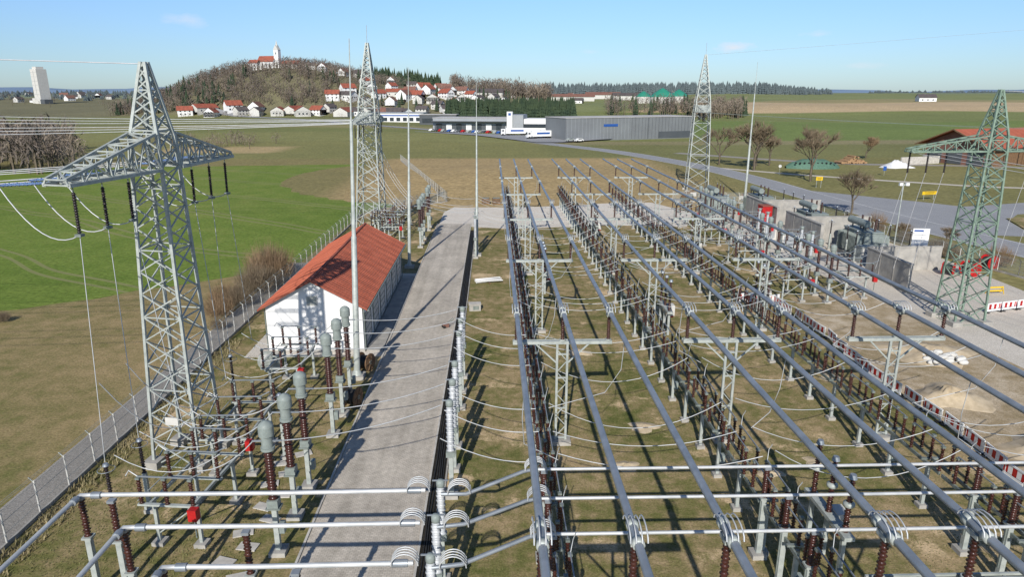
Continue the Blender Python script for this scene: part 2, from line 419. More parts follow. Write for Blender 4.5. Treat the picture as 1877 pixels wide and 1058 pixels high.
# ------------------------------------------------------------------ foreground tubes
def loops(mb,x,y,z,ax):
    for k in(-.22,-.08,.08,.22):
        pts=[]
        for t in range(11):
            c=-.5*math.cos(t*math.pi/10); s_=.5*math.sin(t*math.pi/10)
            pts.append((x+c,y+k,z+.05+s_) if ax=='x' else (x+k,y+c,z+.05+s_))
        mb.tube(pts,.028,'wire',5)
def post_ins(x,y,zt,name='post_insulator',k='brown',hi=1.9):
    mb=MB(); z0=zt-.15-hi
    mb.beam((0,0,0),(0,0,z0-.1),.24,'galv'); mb.box((0,0,.12),(.7,.7,.26),'conc')
    mb.box((0,0,z0-.05),(.42,.42,.1),'galv')
    mb.beam((-.14,0,1),(-.14,0,z0-.1),.05,'galvd')
    mb.ins((0,0,z0),hi,.17,k,10,13); mb.box((0,0,zt-.1),(.3,.3,.12),'alu')
    return mb.obj(name,(x,y,0))
for x0,y,z in((-18.2,26.8,5),(-15.1,24.4,5),(-12.4,21.9,5)):
    mb=MB(); mb.tube([(x0-.25,y-11,z),(x0-.05,y-.6,z),(x0,y,z),(x0+.6,y+.03,z),(-9,y,z-.03),(-3.1,y,z)],.1,'wire',10)
    mb.lathe((x0,y-.6,z),(x0,y-.3,z),[(0,.16),(1,.16)],'alu',8); mb.lathe((x0+.5,y,z),(x0+.9,y,z),[(0,.16),(1,.16)],'alu',8)
    mb.lathe((-3.9,y,z),(-3.3,y,z),[(0,.15),(1,.15)],'alu',8)
    loops(mb,-3.4,y,z,'x'); loops(mb,-1.6,y-.05,z-.1,'x'); mb.obj('connection_tube')
    post_ins(x0,y,z); post_ins(x0+(1.5 if y>26 else 5),y-.3,z)
    mb=MB()
    mb.tube([(-2.4,y-.1,z-.15),(-1.3,y-.2 if y>24.5 else y,z-.1),(1.3,y+1.5,z-.05),(1.8,y+1.6,z)],.09,'alu',8)
    loops(mb,1.9,y+1.6,z,'x')
    mb.tube([(1.8,y+1.6,z),(15,y+1.55,z),(34,y+1.6,z)],.075,'wire',8); mb.obj('connection_tube')
    for x in(2.3,12.9,23.2,30.2): post_ins(x,y+1.6,z,hi=1.5)
def white_ct():
    mb=MB(); mb.beam((0,0,0),(0,0,2.6),.24,'galv'); mb.box((0,0,.12),(.7,.7,.26),'conc')
    mb.box((0,0,2.75),(.5,.5,.3),'head')
    mb.ins((0,0,2.92),2.7,.24,'whitepor',14,20)
    mb.lathe((0,0,5.6),(0,0,6.0),[(0,.17),(.1,.21),(.7,.21),(.95,.14),(1,.05)],'head',12)
    mb.beam((-.4,0,5.95),(.4,0,5.95),.06,'alu'); return mb.mesh('voltage_transformer')
wct=white_ct()
for y in(21.9,24.4,27.0,34.0,36.8,39.6,45.2,48.0,50.8,92,95,98): inst('voltage_transformer',wct,(-2.45,y,0),0,.9 if y<28 else 1)
def brown_ct():
    mb=MB(); mb.beam((0,0,0),(0,0,2.7),.24,'galv'); mb.box((0,0,.12),(.8,.8,.26),'conc')
    mb.box((0,0,2.62),(.7,.55,.08),'galvd'); mb.box((0,0,2.88),(.52,.52,.4),'head'); mb.box((.3,0,1.5),(.25,.35,.55),'head')
    mb.ins((0,0,3.1),2.65,.25,'brown',14,18)
    mb.lathe((0,0,5.75),(0,0,5.9),[(0,.33),(1,.33)],'head',16)
    mb.lathe((0,0,5.9),(0,0,6.5),[(0,.27),(1,.27)],'head',16)
    mb.lathe((0,0,6.5),(0,0,6.95),[(0,.36),(1,.36)],'head',16)
    mb.lathe((0,0,6.95),(0,0,7.25),[(0,.36),(.35,.34),(.8,.2),(1,.04)],'head',16)
    mb.beam((-.7,0,6.2),(.7,0,6.2),.07,'alu'); return mb.mesh('current_transformer')
bct=brown_ct()
for y in(29.3,32.3,35.2,41.4,44.4,47.2,99,102,105,112,115): inst('current_transformer',bct,(-10.75,y,0))
mb=MB()
for y,y2 in((29.3,34),(32.3,36.8),(35.2,39.6),(41.4,45.2),(44.4,48),(47.2,50.8)):
    mb.sag((-10.1,y,6.2),(-2.9,y2-.5,5.9),.35,.03,'wire',12)
    mb.sag((-11.4,y,6.2),(-14.4,y+.4,4.4),.4,.03,'wire',8)
for y in(99,102,105,112): mb.sag((-10.1,y,6.3),(-2.9,y-4,5.9),.4,.03,'wire',8)
mb.obj('conductor_wires')
def disc_unit():
    mb=MB()
    for x in(-1.1,1.1): mb.beam((x,-2.6,2.5),(x,2.6,2.5),.12,'galv',.16)
    for y in(-2.5,0,2.5):
        mb.beam((-1.5,y,2.66),(1.5,y,2.66),.18,'galv',.1)
        for x in(-1.3,0,1.3):
            mb.ins((x,y,2.72),1.35,.13,'brown',8,10); mb.box((x,y,4.1),(.2,.2,.1),'galvd')
        mb.beam((-1.3,y,4.2),(1.3,y,4.2),.06,'alu'); mb.beam((1.3,y,4.2),(1.9,y,4.5),.05,'alu')
        mb.tube([(-1.3,y,4.2),(-1.7,y,4.5),(-1.9,y,4.2)],.035,'wire',4)
    for x in(-1.1,1.1):
        for y in(-1.9,1.9):
            mb.beam((x,y,0),(x,y,2.4),.16,'galv'); mb.box((x,y,.1),(.6,.6,.24),'conc')
    mb.beam((-1.1,-1.9,.6),(1.1,-1.9,2.3),.06,'galv')
    mb.cyl((-1.5,-2.5,2.85),(-1.5,2.5,2.85),.03,'galv',n=5)
    mb.box((1.5,-2.9,2.5),(.42,.38,.6),'red'); mb.cyl((1.5,-2.9,2.1),(1.5,-2.9,1.2),.04,'galvd')
    return mb.mesh('disconnector_switch')
du=disc_unit()
for x,y,rz in((-15.7,32,-.1),(-15.6,38.6,0),(-15.5,49.2,0),(-15.3,104,0),(-15.3,115,0),(-17.8,110,0)): inst('disconnector_switch',du,(x,y,0),rz)
def arrester():
    mb=MB(); mb.beam((0,0,0),(0,0,2.4),.2,'galv'); mb.box((0,0,.1),(.5,.5,.24),'conc')
    mb.ins((0,0,2.4),1.9,.13,'dark',8,13); mb.lathe((0,0,4.3),(0,0,4.42),[(0,.16),(1,.12)],'alu',8)
    mb.tube([(.4*math.cos(t*math.pi/6),.4*math.sin(t*math.pi/6),4.1) for t in range(13)],.02,'alu',4)
    return mb.mesh('surge_arrester')
ar=arrester()
for x,y in((-19.2,30.5),(-18.8,33.0),(-13.1,38.5),(-18.4,45),(-18.3,102),(-18.3,105),(-18.3,108)): inst('surge_arrester',ar,(x,y,0))
for y in(70,73,76,84,87,90,98,101,104,112,115,118): inst('current_transformer',bct,(36.2,y,0),0,.9)
for y in(72.5,86.5,101,115): inst('disconnector_switch',du,(32.6,y,0)); inst('disconnector_switch',du,(40,y+1,0))
for y in(80,83,94,97,108,111): inst('voltage_transformer',wct,(38.6,y,0))
def breaker():
    mb=MB()
    for y in(-1.6,0,1.6):
        mb.beam((0,y,0),(0,y,2.2),.2,'galv'); mb.ins((0,y,2.4),1.3,.16,'brown',10,10)
        mb.lathe((0,y,3.7),(0,y,4.0),[(0,.14),(.3,.26),(.8,.26),(1,.12)],'galv',10); mb.ins((0,y,4.0),1.2,.15,'brown',10,10)
        mb.lathe((0,y,5.2),(0,y,5.4),[(0,.2),(1,.14)],'alu',10)
    mb.box((0,0,2.3),(.5,4.2,.2),'galv'); mb.box((.55,0,2.0),(.6,.9,1.0),'offwhite'); mb.box((.55,-.3,1.4),(.4,.3,.15),'red')
    mb.box((.86,0,2.0),(.02,.8,.8),'white')
    return mb.mesh('circuit_breaker')
cb=breaker()
for x,y in((16.2,28.5),(16.4,62),(5.8,76),(27.3,66),(27.3,90),(16,105)): inst('circuit_breaker',cb,(x,y,0))
# ------------------------------------------------------------------ lattice towers
def lattice(mb,levels,k,leg=.16,br=.08,pan=1.05):
    def hw(z):
        for (a,wa),(b,wb) in zip(levels,levels[1:]):
            if z<=b: return wa+(wb-wa)*(z-a)/(b-a)
        return levels[-1][1]
    cor=[(-1,-1),(1,-1),(1,1),(-1,1)]
    for (a,wa),(b,wb) in zip(levels,levels[1:]):
        for cx,cy in cor: mb.beam((cx*wa,cy*wa,a),(cx*wb,cy*wb,b),leg,k)
    z=levels[0][0]; top=levels[-1][0]; i=0
    while z<top-.3:
        w=hw(z); z2=min(top,z+max(.55,w*pan*1.15))
        w2=hw(z2)
        for j in range(4):
            a=cor[j];b=cor[(j+1)%4]
            mb.beam((a[0]*w,a[1]*w,z),(b[0]*w2,b[1]*w2,z2),br,k); mb.beam((b[0]*w,b[1]*w,z),(a[0]*w2,a[1]*w2,z2),br,k)
            if i%3==0: mb.beam((a[0]*w,a[1]*w,z),(b[0]*w,b[1]*w,z),br,k)
        z=z2;i+=1
    return hw
def arm(mb,z0,hw,L,k,top=1.4,w=.11,ang=0,tipw=.35,n=7):
    ca,sa=math.cos(ang),math.sin(ang)
    T=lambda x,y,z:(x*ca-y*sa,x*sa+y*ca,z)
    for sg in(-1,1):
        prev=None
        for i in range(n+1):
            t=i/n; y=sg*(hw+(L-hw)*t); x=hw+(tipw-hw)*t; zt=z0+top*(1-t)+.25*t
            c=(T(-x,y,z0),T(x,y,z0),T(x*.8,y,zt),T(-x*.8,y,zt))
            for a in range(4): mb.beam(c[a],c[(a+1)%4],w*.55,k)
            if prev:
                for a in range(4): mb.beam(prev[a],c[a],w if a>1 else w*1.3,k)
                if i%2: mb.beam(prev[0],c[1],w*.55,k);mb.beam(prev[1],c[2],w*.55,k);mb.beam(prev[0],c[3],w*.55,k);mb.beam(prev[3],c[2],w*.55,k)
                else: mb.beam(prev[1],c[0],w*.55,k);mb.beam(prev[2],c[1],w*.55,k);mb.beam(prev[3],c[0],w*.55,k);mb.beam(prev[2],c[3],w*.55,k)
            prev=c
T1=(-19.2,39,0); A1=-math.radians(7); LEAN=.026
mb=MB(); lattice(mb,[(0,1.45),(18.2,.85),(19.7,.78),(23.6,.12)],'galv',.16,.07)
arm(mb,18.0,.95,7.6,'galv',1.9,.13,0,.6)
for cx in(-1,1):
    for cy in(-1,1): mb.box((cx*1.45,cy*1.45,.2),(.9,.9,.5),'conc')
mb.box((0,-1.42,3.1),(.8,.05,.5),'offwhite')
LY=(-7.0,-5.0,-3.0,3.0,5.0,7.0)
for y in LY:
    mb.cyl((0.3,y,17.95),(0.3,y,17.6),.03,'galvd',n=5); mb.ins((.3,y,15.7),1.9,.12,'dark',8,15)
    mb.box((.3,y,15.6),(.3,.3,.12),'galvd')
    for dy in(-.18,.18): mb.ins((-.9,y+dy,18.0),1,.085,'blue',6,12,q=(-3.3,y+dy,17.8))
    mb.beam((-3.35,y-.25,17.8),(-3.35,y+.25,17.8),.06,'galvd')
    mb.sag((-3.4,y,17.8),(.3,y,15.6),1.1,.03,'wire',10)
t1=mb.obj('lattice_tower',T1,A1); t1.rotation_euler=(0,LEAN,A1)
def towerbig(name,loc,top,lv,k,armz,armL,rz,arm_ang=0):
    mb=MB(); hwf=lattice(mb,lv,k,.18,.09)
    arm(mb,armz,hwf(armz),armL,k,1.4,.13,arm_ang,.4)
    for cx in(-1,1):
        for cy in(-1,1): mb.box((cx*lv[0][1],cy*lv[0][1],.2),(1,1,.5),'conc')
    mb.cyl((0,0,top),(0,0,top+2.5),.04,'galv',n=5)
    ca,sa=math.cos(arm_ang),math.sin(arm_ang)
    for y in(-.92,-.66,-.4,.4,.66,.92):
        y*=armL; p=(-y*sa,y*ca)
        mb.ins((p[0],p[1],armz-2.0),1.9,.12,'dark',6,12)
    for a in range(12):
        t=a*math.pi/6;t2=t+math.pi/6
        mb.beam((1.9*math.cos(t),1.9*math.sin(t),armz+2.2),(1.9*math.cos(t2),1.9*math.sin(t2),armz+2.2),.08,k)
    for a in range(4):
        t=a*math.pi/2; mb.beam((0,0,armz+2.2),(1.9*math.cos(t),1.9*math.sin(t),armz+2.2),.08,k)
    return mb.obj(name,loc,rz)
t2=towerbig('lattice_tower',(-19.9,111,0),29.4,[(0,2.0),(17.9,1.35),(20.5,1.25),(29.4,.15)],'galv',17.6,8.3,-.1)
t2.rotation_euler=(0,.03,-.1)
towerbig('lattice_tower',(47.3,158,0),30.2,[(0,2.4),(17.9,1.7),(20.5,1.5),(30.2,.15)],'galv',17.9,5.2,-.15)
mb=MB(); lattice(mb,[(0,1.55),(16.8,.95),(18.2,.85),(22.3,.1)],'green',.17,.08)
arm(mb,16.8,.95,8.3,'green',1.4,.12,-math.pi/2+.05,.5)
for x in(-7.8,-6.0,-4.2,4.2,6.0,7.8):
    mb.ins((x,0,14.8),1.9,.12,'dark',8,13)
    mb.tube([(x,0,14.8),(x*1.02,1,10),(x*1.05,2,5)],.025,'wiredark',4)
for cx in(-1,1):
    for cy in(-1,1): mb.box((cx*1.55,cy*1.55,.2),(1,1,.5),'conc')
mb.obj('lattice_tower',(46.6,63.8,0),.05)
def w1(x,y,z):
    c,s_=math.cos(A1),math.sin(A1); x+=LEAN*z; return (T1[0]+x*c-y*s_,T1[1]+x*s_+y*c,z)
mb=MB()
for y in LY:
    p=w1(-3.4,y,17.8); mb.sag(p,(-260,p[1]+8,20.5),5,.026,'wiredark',40)
mb.sag(w1(0,0,23.5),(-260,45,42),3,.028,'wiredark',30)
for i,y in enumerate((-7.6,-5.5,-3.3,3.3,5.5,7.6)):
    mb.sag((-20,111+y,17.7),(-330,118+y*1.3,25+i*2.2),5,.045,'wiredark',40)
    mb.sag((-20,111+y,15.7),(-13.4,108+y*.9,5),1.5,.03,'wire',10)
for i,y in enumerate((-4.6,-3.2,3.2,4.6)): mb.sag((47.3,158+y,17.8),(400,175+y,19),6,.02,'galvd',30)
mb.sag((47.3,158,30.1),(500,190,72),2,.022,'galv',30)
mb.sag((46.6,63.8,22.2),(300,60,24),3,.02,'wiredark',30)
for x in(-7.8,-6.0,-4.2,4.2): mb.sag((46.6+x,63.8,16.7),(46.6+x+40,-60,18),3,.022,'wiredark',30)
tg=[(-19.2,30.5,4.5),(-18.8,33,4.5),(-17.4,35,4.4),(-17.2,41,4.3),(-18.4,45,4.4),(-18.1,48.5,4.4)]
for y,t in zip(LY,tg):
    p=w1(.3,y,15.5); mb.tube([p,tuple(.5*(p[i]+t[i]) for i in range(3)),t],.022,'wire',4)
for y in (31,33.5,36,43,46,49):
    mb.sag((-19,y,4.6),(-14,y+.5,4.3),1.0,.025,'wire',8)
for y in(36,38.5,41): mb.sag((-19.1,y-5,8.5),(-16.8,y,4.4),1.6,.025,'wire',8)
mb.obj('overhead_line')
def mast(x,y,h,r=.22,lean=0):
    mb=MB(); mb.lathe((0,0,0),(0,0,h),[(0,r),(.45,r*.8),(.451,r*.62),(.78,r*.42),(.781,r*.25),(1,.03)],'galv',10)
    mb.box((0,0,.15),(1.2,1.2,.35),'conc'); mb.lathe((0,0,.3),(0,0,.7),[(0,r*1.6),(1,r)],'galv',10); o=mb.obj('lightning_mast',(x,y,0)); o.rotation_euler=(0,lean,0)
mast(-11,51,25.7,.26,.04);mast(-11,87,25,.22,.035);mast(-2.3,93.5,23.4,.2,.01);mast(53.4,143,28,.26)
# ------------------------------------------------------------------ control building
def ctrl():
    p=bpy.data.objects.new('control_building',None); scene.collection.objects.link(p); p.location=(-15.6,56.8,0)
    W=4.15;L=25.5;E=4.25;RZ=6.55
    mb=MB()
    mb.add([(-W,0,0),(W,0,0),(W,0,E),(0,0,RZ-.1),(-W,0,E)],[(0,1,2,3,4)],'white')
    mb.add([(-W,L,0),(W,L,0),(W,L,E),(0,L,RZ-.1),(-W,L,E)],[(4,3,2,1,0)],'white')
    mb.add([(-W,0,0),(-W,L,0),(-W,L,E),(-W,0,E)],[(3,2,1,0)],'white'); mb.add([(W,0,0),(W,L,0),(W,L,E),(W,0,E)],[(0,1,2,3)],'white')
    o=mb.obj('walls'); o.parent=p
    mb=MB(); ov=.55; e=.5
    sl=(RZ-E)/W; zE=E-sl*ov
    for sg in(-1,1):
        a=[(sg*(W+ov),-e,zE),(sg*(W+ov),L+e,zE),(0,L+e,RZ),(0,-e,RZ)]
        b=[(x,y,z+.14) for x,y,z in a]
        mb.add(b,[(0,1,2,3) if sg>0 else (3,2,1,0)],'tile')
        mb.add(a,[(3,2,1,0) if sg>0 else (0,1,2,3)],'wood')
        mb.add([a[0],a[3],b[3],b[0]],[(0,1,2,3)],'redroof'); mb.add([a[1],a[2],b[2],b[1]],[(0,1,2,3)],'redroof'); mb.add([a[0],a[1],b[1],b[0]],[(0,1,2,3)],'redroof')
    n=60
    for i in range(n+1):
        y=-e+(L+2*e)*i/n
        for sg in(-1,1): mb.beam((sg*(W+ov),y,zE+.15),(0,y,RZ+.15),.06,'tile',.05)
    mb.beam((0,-e,RZ+.17),(0,L+e,RZ+.17),.22,'redroof',.1)
    o=mb.obj('roof'); o.parent=p
    mb=MB()
    for sg in(-1,1):
        mb.cyl((sg*(W+ov+.08),-e,zE+.03),(sg*(W+ov+.08),L+e,zE+.03),.09,'galvd'); 
        for y in(.1,L-.1): mb.cyl((sg*(W+.12),y,0.1),(sg*(W+.12),y,zE),.05,'galvd')
    o=mb.obj('gutters'); o.parent=p
    mb=MB()
    mb.box((-.1,-.02,4.75),(.95,.06,.9),'offwhite')
    for i in range(7): mb.box((-.1,-.07,4.42+i*.11),(.8,.04,.05),'galvd')
    o=mb.obj('gable_vent'); o.parent=p
    mb=MB()
    for i in range(6):
        y=2.3+i*4.1
        mb.box((W+.03,y,1.6),(.06,2.6,3.1),'offwhite')
        for j in range(5): mb.box((W+.075,y,.5+j*.6),(.03,2.5,.05),'galvd')
        for dy in(-1.38,1.38): mb.box((W+.05,y+dy,1.65),(.1,.12,3.3),'galvd')
    o=mb.obj('doors'); o.parent=p
    mb=MB(); mb.box((0,L/2,.11),(2*W+.16,L+.16,.22),'conc'); mb.box((W+.9,L/2,.09),(1.4,L,.14),'conc'); mb.box((-W+.2,-.8,.1),(1.6,1.2,.2),'conc')
    o=mb.obj('plinth'); o.parent=p
ctrl()
# ------------------------------------------------------------------ fences
def fence(name,pts,h=2.0,step=2.6):
    mb=MB()
    for a,b in zip(pts,pts[1:]):
        a=Vector(a);b=Vector(b);L=(b-a).length;n=max(1,int(L/step))
        for i in range(n+1):
            p=a.lerp(b,i/n); mb.cyl((p.x,p.y,0),(p.x,p.y,h+.1),.05,'offwhite',n=6)
            mb.beam((p.x,p.y,h),(p.x-.25,p.y,h+.3),.04,'galv')
        for z in(.08,.7,1.35,h-.02): mb.cyl((a.x,a.y,z),(b.x,b.y,z),.014,'galv',n=4)
        for z in(h+.12,h+.24): mb.cyl((a.x-.2,a.y,z),(b.x-.2,b.y,z),.012,'galv',n=4)
        mb.add([(a.x,a.y,.1),(b.x,b.y,.1),(b.x,b.y,h),(a.x,a.y,h)],[(0,1,2,3)],'link')
        mb.beam((a.x,a.y,.1),(b.x,b.y,.1),.12,'conc',.25)
    mb.obj(name)
fence('chainlink_fence',[(-24.6,-20),(-24.6,128),(-9.6,143),(-31,234)])
fence('chainlink_fence',[(38,143),(56,138),(60.5,118),(61,100),(65,80),(72,40),(80,0)])
def barrier():
    mb=MB()
    for z in(.2,1.0): mb.beam((0,0,z),(0,2,z),.06,'white')
    for i in range(6):
        mb.box((0,.17+i*.333,.68),(.03,.32,.58),'red' if i%2 else 'white')
    mb.box((0,1,.27),(.04,1.96,.14),'white'); mb.box((.025,1,.97),(.03,1.96,.1),'white'); mb.box((-.025,1,.97),(.03,1.96,.1),'white')
    for y in(.15,1.85): mb.box((0,y,.05),(.55,.25,.1),'black'); mb.beam((0,y,.05),(0,y,1.05),.05,'white')
    return mb.mesh('construction_barrier')
ba=barrier()
y=14
while y<69:
    x=30.6+.25*math.sin(y*.35)
    inst('construction_barrier',ba,(x,y,0),R.uniform(-.12,.12)); y+=2.15
for i in range(4): inst('construction_barrier',ba,(28.6+i*.8,71-i*.3,0),math.pi/2+.3)
for i in range(5): inst('construction_barrier',ba,(51+i*2.1,66+i*.6,0),-1.3)
# ------------------------------------------------------------------ yard things
def drum(name,loc,rz,r,w,k,core):
    mb=MB()
    for s_ in(-1,1):
        mb.lathe((0,s_*w/2-.04,r),(0,s_*w/2+.04,r),[(0,r),(1,r)],k,20)
        mb.lathe((0,s_*(w/2+.05),r),(0,s_*(w/2+.09),r),[(0,.18),(1,.18)],'galvd',10)
        for a in range(6):
            t=a*math.pi/3; mb.beam((0,s_*(w/2+.055),r),(r*.95*math.cos(t),s_*(w/2+.055),r+r*.95*math.sin(t)),.07,k)
    mb.lathe((0,-w/2,r),(0,w/2,r),[(0,r*.7),(.1,r*.74),(.2,r*.7),(.4,r*.74),(.6,r*.7),(.8,r*.74),(1,r*.7)],core,18)
    mb.obj(name,loc,rz)
drum('cable_drum',(-10.4,45.9,0),1.3,.75,1.0,'wood','black')
drum('cable_drum',(-10.6,52.6,0),1.2,.75,.9,'wood','black')
drum('cable_drum',(-18.4,52.6,0),.7,.8,.9,'galv','offwhite')
drum('cable_drum',(59.5,81,0),.3,.95,1.5,'red','black'); drum('cable_drum',(64,84,0),.3,.95,1.2,'red','black'); drum('cable_drum',(57,81.4,0),.8,.8,1.2,'red','black')
mb=MB(); mb.box((0,0,.35),(1.2,.9,.7),'conc'); mb.box((0,0,.73),(1.3,1,.06),'concl'); mb.box((.1,-.46,.35),(.6,.03,.4),'galvd'); mb.obj('cable_pit_cover',(-2,68.6,0),.1)
mb=MB()
for i in range(14): 
    a=R.uniform(-.25,.25); z=.1+.13*(i//5); y=R.uniform(-.8,.8)
    mb.cyl((-1.6,y-a,z),(1.6,y+a,z),.06,'white',n=6)
mb.box((0,0,.03),(.2,2,.06),'wood'); mb.obj('pipe_pile',(-.6,79.5,0),.2)
mb=MB(); mb.box((0,0,.25),(.6,.4,.3),'brownroof'); mb.cyl((-.2,-.25,.15),(-.2,.25,.15),.15,'black'); mb.beam((.3,0,.4),(.9,0,.8),.05,'galvd'); mb.beam((.3,.3,.4),(.9,.3,.8),.05,'galvd'); mb.obj('plate_compactor',(-4.7,63,0),.4)
for i in range(14):
    mb=MB(); mb.box((0,0,.04),(1.0,.6,.06),'concl'); mb.obj('concrete_slab',(-13+.25*math.sin(i)+(.8 if i%2 else 0),24+i*1.15,.02),R.uniform(-.5,.5))
def heap(name,loc,r,h,k,seed):
    rr=random.Random(seed);mb=MB();n=22;vs=[(0,0,h)];fs=[]
    for j in range(1,8):
        t=j/7
        for i in range(n):
            a=2*math.pi*i/n; q=r*t*(1+.2*math.sin(3*a+seed)+.12*math.sin(5*a+seed*2)+rr.uniform(-.1,.1)); vs.append((q*math.cos(a),q*math.sin(a)*.8,h*(1-t)**1.2*(1+rr.uniform(-.3,.3))-.01*t))
    for i in range(n): fs.append((0,1+i,1+(i+1)%n))
    for j in range(6):
        for i in range(n): a=1+j*n+i;b=1+j*n+(i+1)%n; fs.append((a,a+n,b+n,b))
    mb.add(vs,fs,k,True); mb.obj(name,loc)
for i,(x,y,r_,h) in enumerate([(8,37,.9,.2),(10.2,42,1.1,.22),(16.5,36,.9,.2),(7.5,56,1.2,.3),(34,46,3,1.0),(36.5,38,3.5,1.3),(34,32,2.5,.8),(38,55,4,.8),(20,37,1.0,.2),(27,50,1.0,.3)]):
    heap('sand_heap',(x,y,0),r_,h,'sand',i)
mb=MB()
for i in range(26):
    x=rx=R.uniform(-1.5,1.5);y=R.uniform(-1.1,1.1);z=.2+.55*R.random()*(1-abs(x)/2)
    mb.lathe((x-.4,y,z),(x+.4,y+R.uniform(-.2,.2),z+R.uniform(-.1,.15)),[(0,.08),(.2,.22),(.8,.22),(1,.08)],'offwhite',8)
mb.obj('sack_pile',(38.2,53,0))
def transformer():
    mb=MB(); mb.box((0,0,.25),(5,8,.5),'conc'); mb.box((0,0,2.0),(2.6,5.6,3.0),'head'); mb.box((0,0,3.58),(2.8,5.8,.15),'head')
    for i in range(16):
        for sx in(-1,1): mb.box((sx*1.85,-2.5+i*.33,1.9),(.95,.08,2.4),'head')
    mb.cyl((-.8,-2.3,4.7),(-.8,2.3,4.7),.5,'head',n=14)
    for y in(-1.6,1.6): mb.beam((-.8,y,3.6),(-.8,y,4.3),.15,'galvd')
    for y in(-1.8,0,1.8):
        mb.ins((.6,y,3.65),1.7,.2,'brown',10,12); mb.cyl((.6,y,5.3),(.6,y,5.7),.04,'alu')
    for y in(-1,0,1): mb.ins((-.1,y*.7,3.65),.7,.12,'brown',8,5)
    for s_ in(-1,1):
        mb.tube([(s_*1.2,2.8,3),(s_*1.2,3.2,3),(s_*1.2,3.2,1)],.1,'galvd',6)
    mb.box((1.4,-2.9,1.6),(.9,.3,1.2),'galv')
    return mb.mesh('power_transformer')
tr=transformer()
for x,y in((52,93),(51.5,108),(50,126),(42,127)): inst('power_transformer',tr,(x,y,0))
for (x,y,sx,sy,h) in((47.2,78,.35,9,3.3),(46.6,100,.4,12,4.0),(46.4,116,.4,14,4.0),(52,100.5,10,.35,4.0),(52,117,10,.35,4.0),(53,84,9,.3,3.0)):
    mb=MB(); mb.box((0,0,h/2),(sx,sy,h),'conc'); mb.box((0,0,h+.06),(sx+.12,sy+.12,.12),'conc')
    n=int(max(sx,sy)/3)
    for i in range(1,n):
        t=-.5+i/n
        mb.box((t*sx if sx>sy else 0,t*sy if sy>sx else 0,h/2),(sx+.06 if sy>sx else .2,sy+.06 if sx>sy else .2,h-.02),'conc')
    mb.obj('fire_wall',(x,y,0))
mb=MB(); mb.box((0,0,2.1),(1.6,2.2,4.0),'red'); mb.box((0,0,4.13),(1.75,2.35,.08),'redroof'); mb.box((-.1,-1.12,1.9),(.8,.06,2.2),'red')
for i in range(4): mb.box((-.82,-.8+i*.5,2.1),(.06,.08,3.8),'red')
mb.obj('red_container',(45.0,111,0))
for x,y in((43,97),(43,104),(50,88)):
    mb=MB(); mb.box((0,0,1.1),(2,1.6,2.2),'offwhite'); mb.box((0,0,2.25),(2.2,1.8,.1),'galv'); mb.box((-1.02,0,1.1),(.04,1.2,1.9),'galv'); mb.box((0,-.82,1.1),(1.5,.04,1.8),'midgrey'); mb.obj('control_cabinet',(x,y,0))
for y in(88,92,96,104,108,121,125,129): inst('surge_arrester',ar,(48.4+R.random(),y,0)); inst('surge_arrester',ar,(55+R.random(),y,0))
mb=MB()
for x in(-.9,.9): mb.beam((x,0,0),(x,0,4.6),.12,'galv')
mb.box((0,-.1,3.0),(2.1,.06,3.3),'white'); mb.box((-.3,-.14,4.35),(1.2,.03,.22),'bluep')
for i in range(6): mb.box((-.1,-.14,3.8-i*.35),(1.5-.3*(i%2),.03,.05),'midgrey')
mb.box((.6,-.14,1.6),(.35,.03,.2),'red')
mb.obj('site_sign',(57,88,0),-.15)
mb=MB(); mb.cyl((0,0,0),(0,0,9.5),.09,'galv',n=8); mb.box((0,0,9.4),(1,.2,.2),'galv')
for x in(-.45,.45): mb.box((x,-.15,9.5),(.5,.35,.4),'white')
mb.obj('floodlight_mast',(58.5,96,0))
def ysign(loc,w,h,z,rz,k='yellow'):
    mb=MB()
    for x in(-w*.35,w*.35): mb.cyl((x,0,0),(x,0,z+h/2),.05,'galv',n=6)
    mb.box((0,-.07,z),(w,.05,h),k); mb.box((0,-.1,z+h*.2),(w*.7,.012,h*.12),'black'); mb.box((0,-.1,z-h*.2),(w*.6,.012,h*.12),'black'); return mb.obj('direction_sign',loc,rz)
ysign((78.5,163,0),1.6,.9,2.2,0); ysign((93,143,0),3.6,.7,1.5,.2)
mb=MB(); mb.cyl((0,0,0),(0,0,2.4),.04,'galv',n=6); mb.lathe((0,-.05,2.4),(0,-.09,2.4),[(0,.42),(1,.42)],'white',16); mb.lathe((0,-.1,2.4),(0,-.11,2.4),[(0,.3),(1,.3)],'offwhite',16); mb.obj('traffic_sign',(80,190,0))
mb=MB(); mb.cyl((0,0,0),(0,0,2),.04,'galv',n=6); mb.box((0,-.06,2),(.9,.04,1.2),'bluep'); mb.obj('traffic_sign',(108,187,0))
for x,y in((88,104),(92,112)):
    mb=MB(); mb.cyl((0,0,0),(0,0,1.6),.05,'galv',n=6); mb.box((0,-.06,1.4),(.6,.04,.6),'bluep'); mb.obj('traffic_sign',(x,y,0))
mb=MB()
for z in(.35,.75): mb.box((0,0,z),(2.0,.05,.18),'yellow')
for x in(-.9,.9): mb.beam((x,-.3,0),(x,.0,.85),.06,'yellow'); mb.beam((x,.3,0),(x,0,.85),.06,'yellow')
mb.obj('yellow_barrier',(57,73,0),.1)
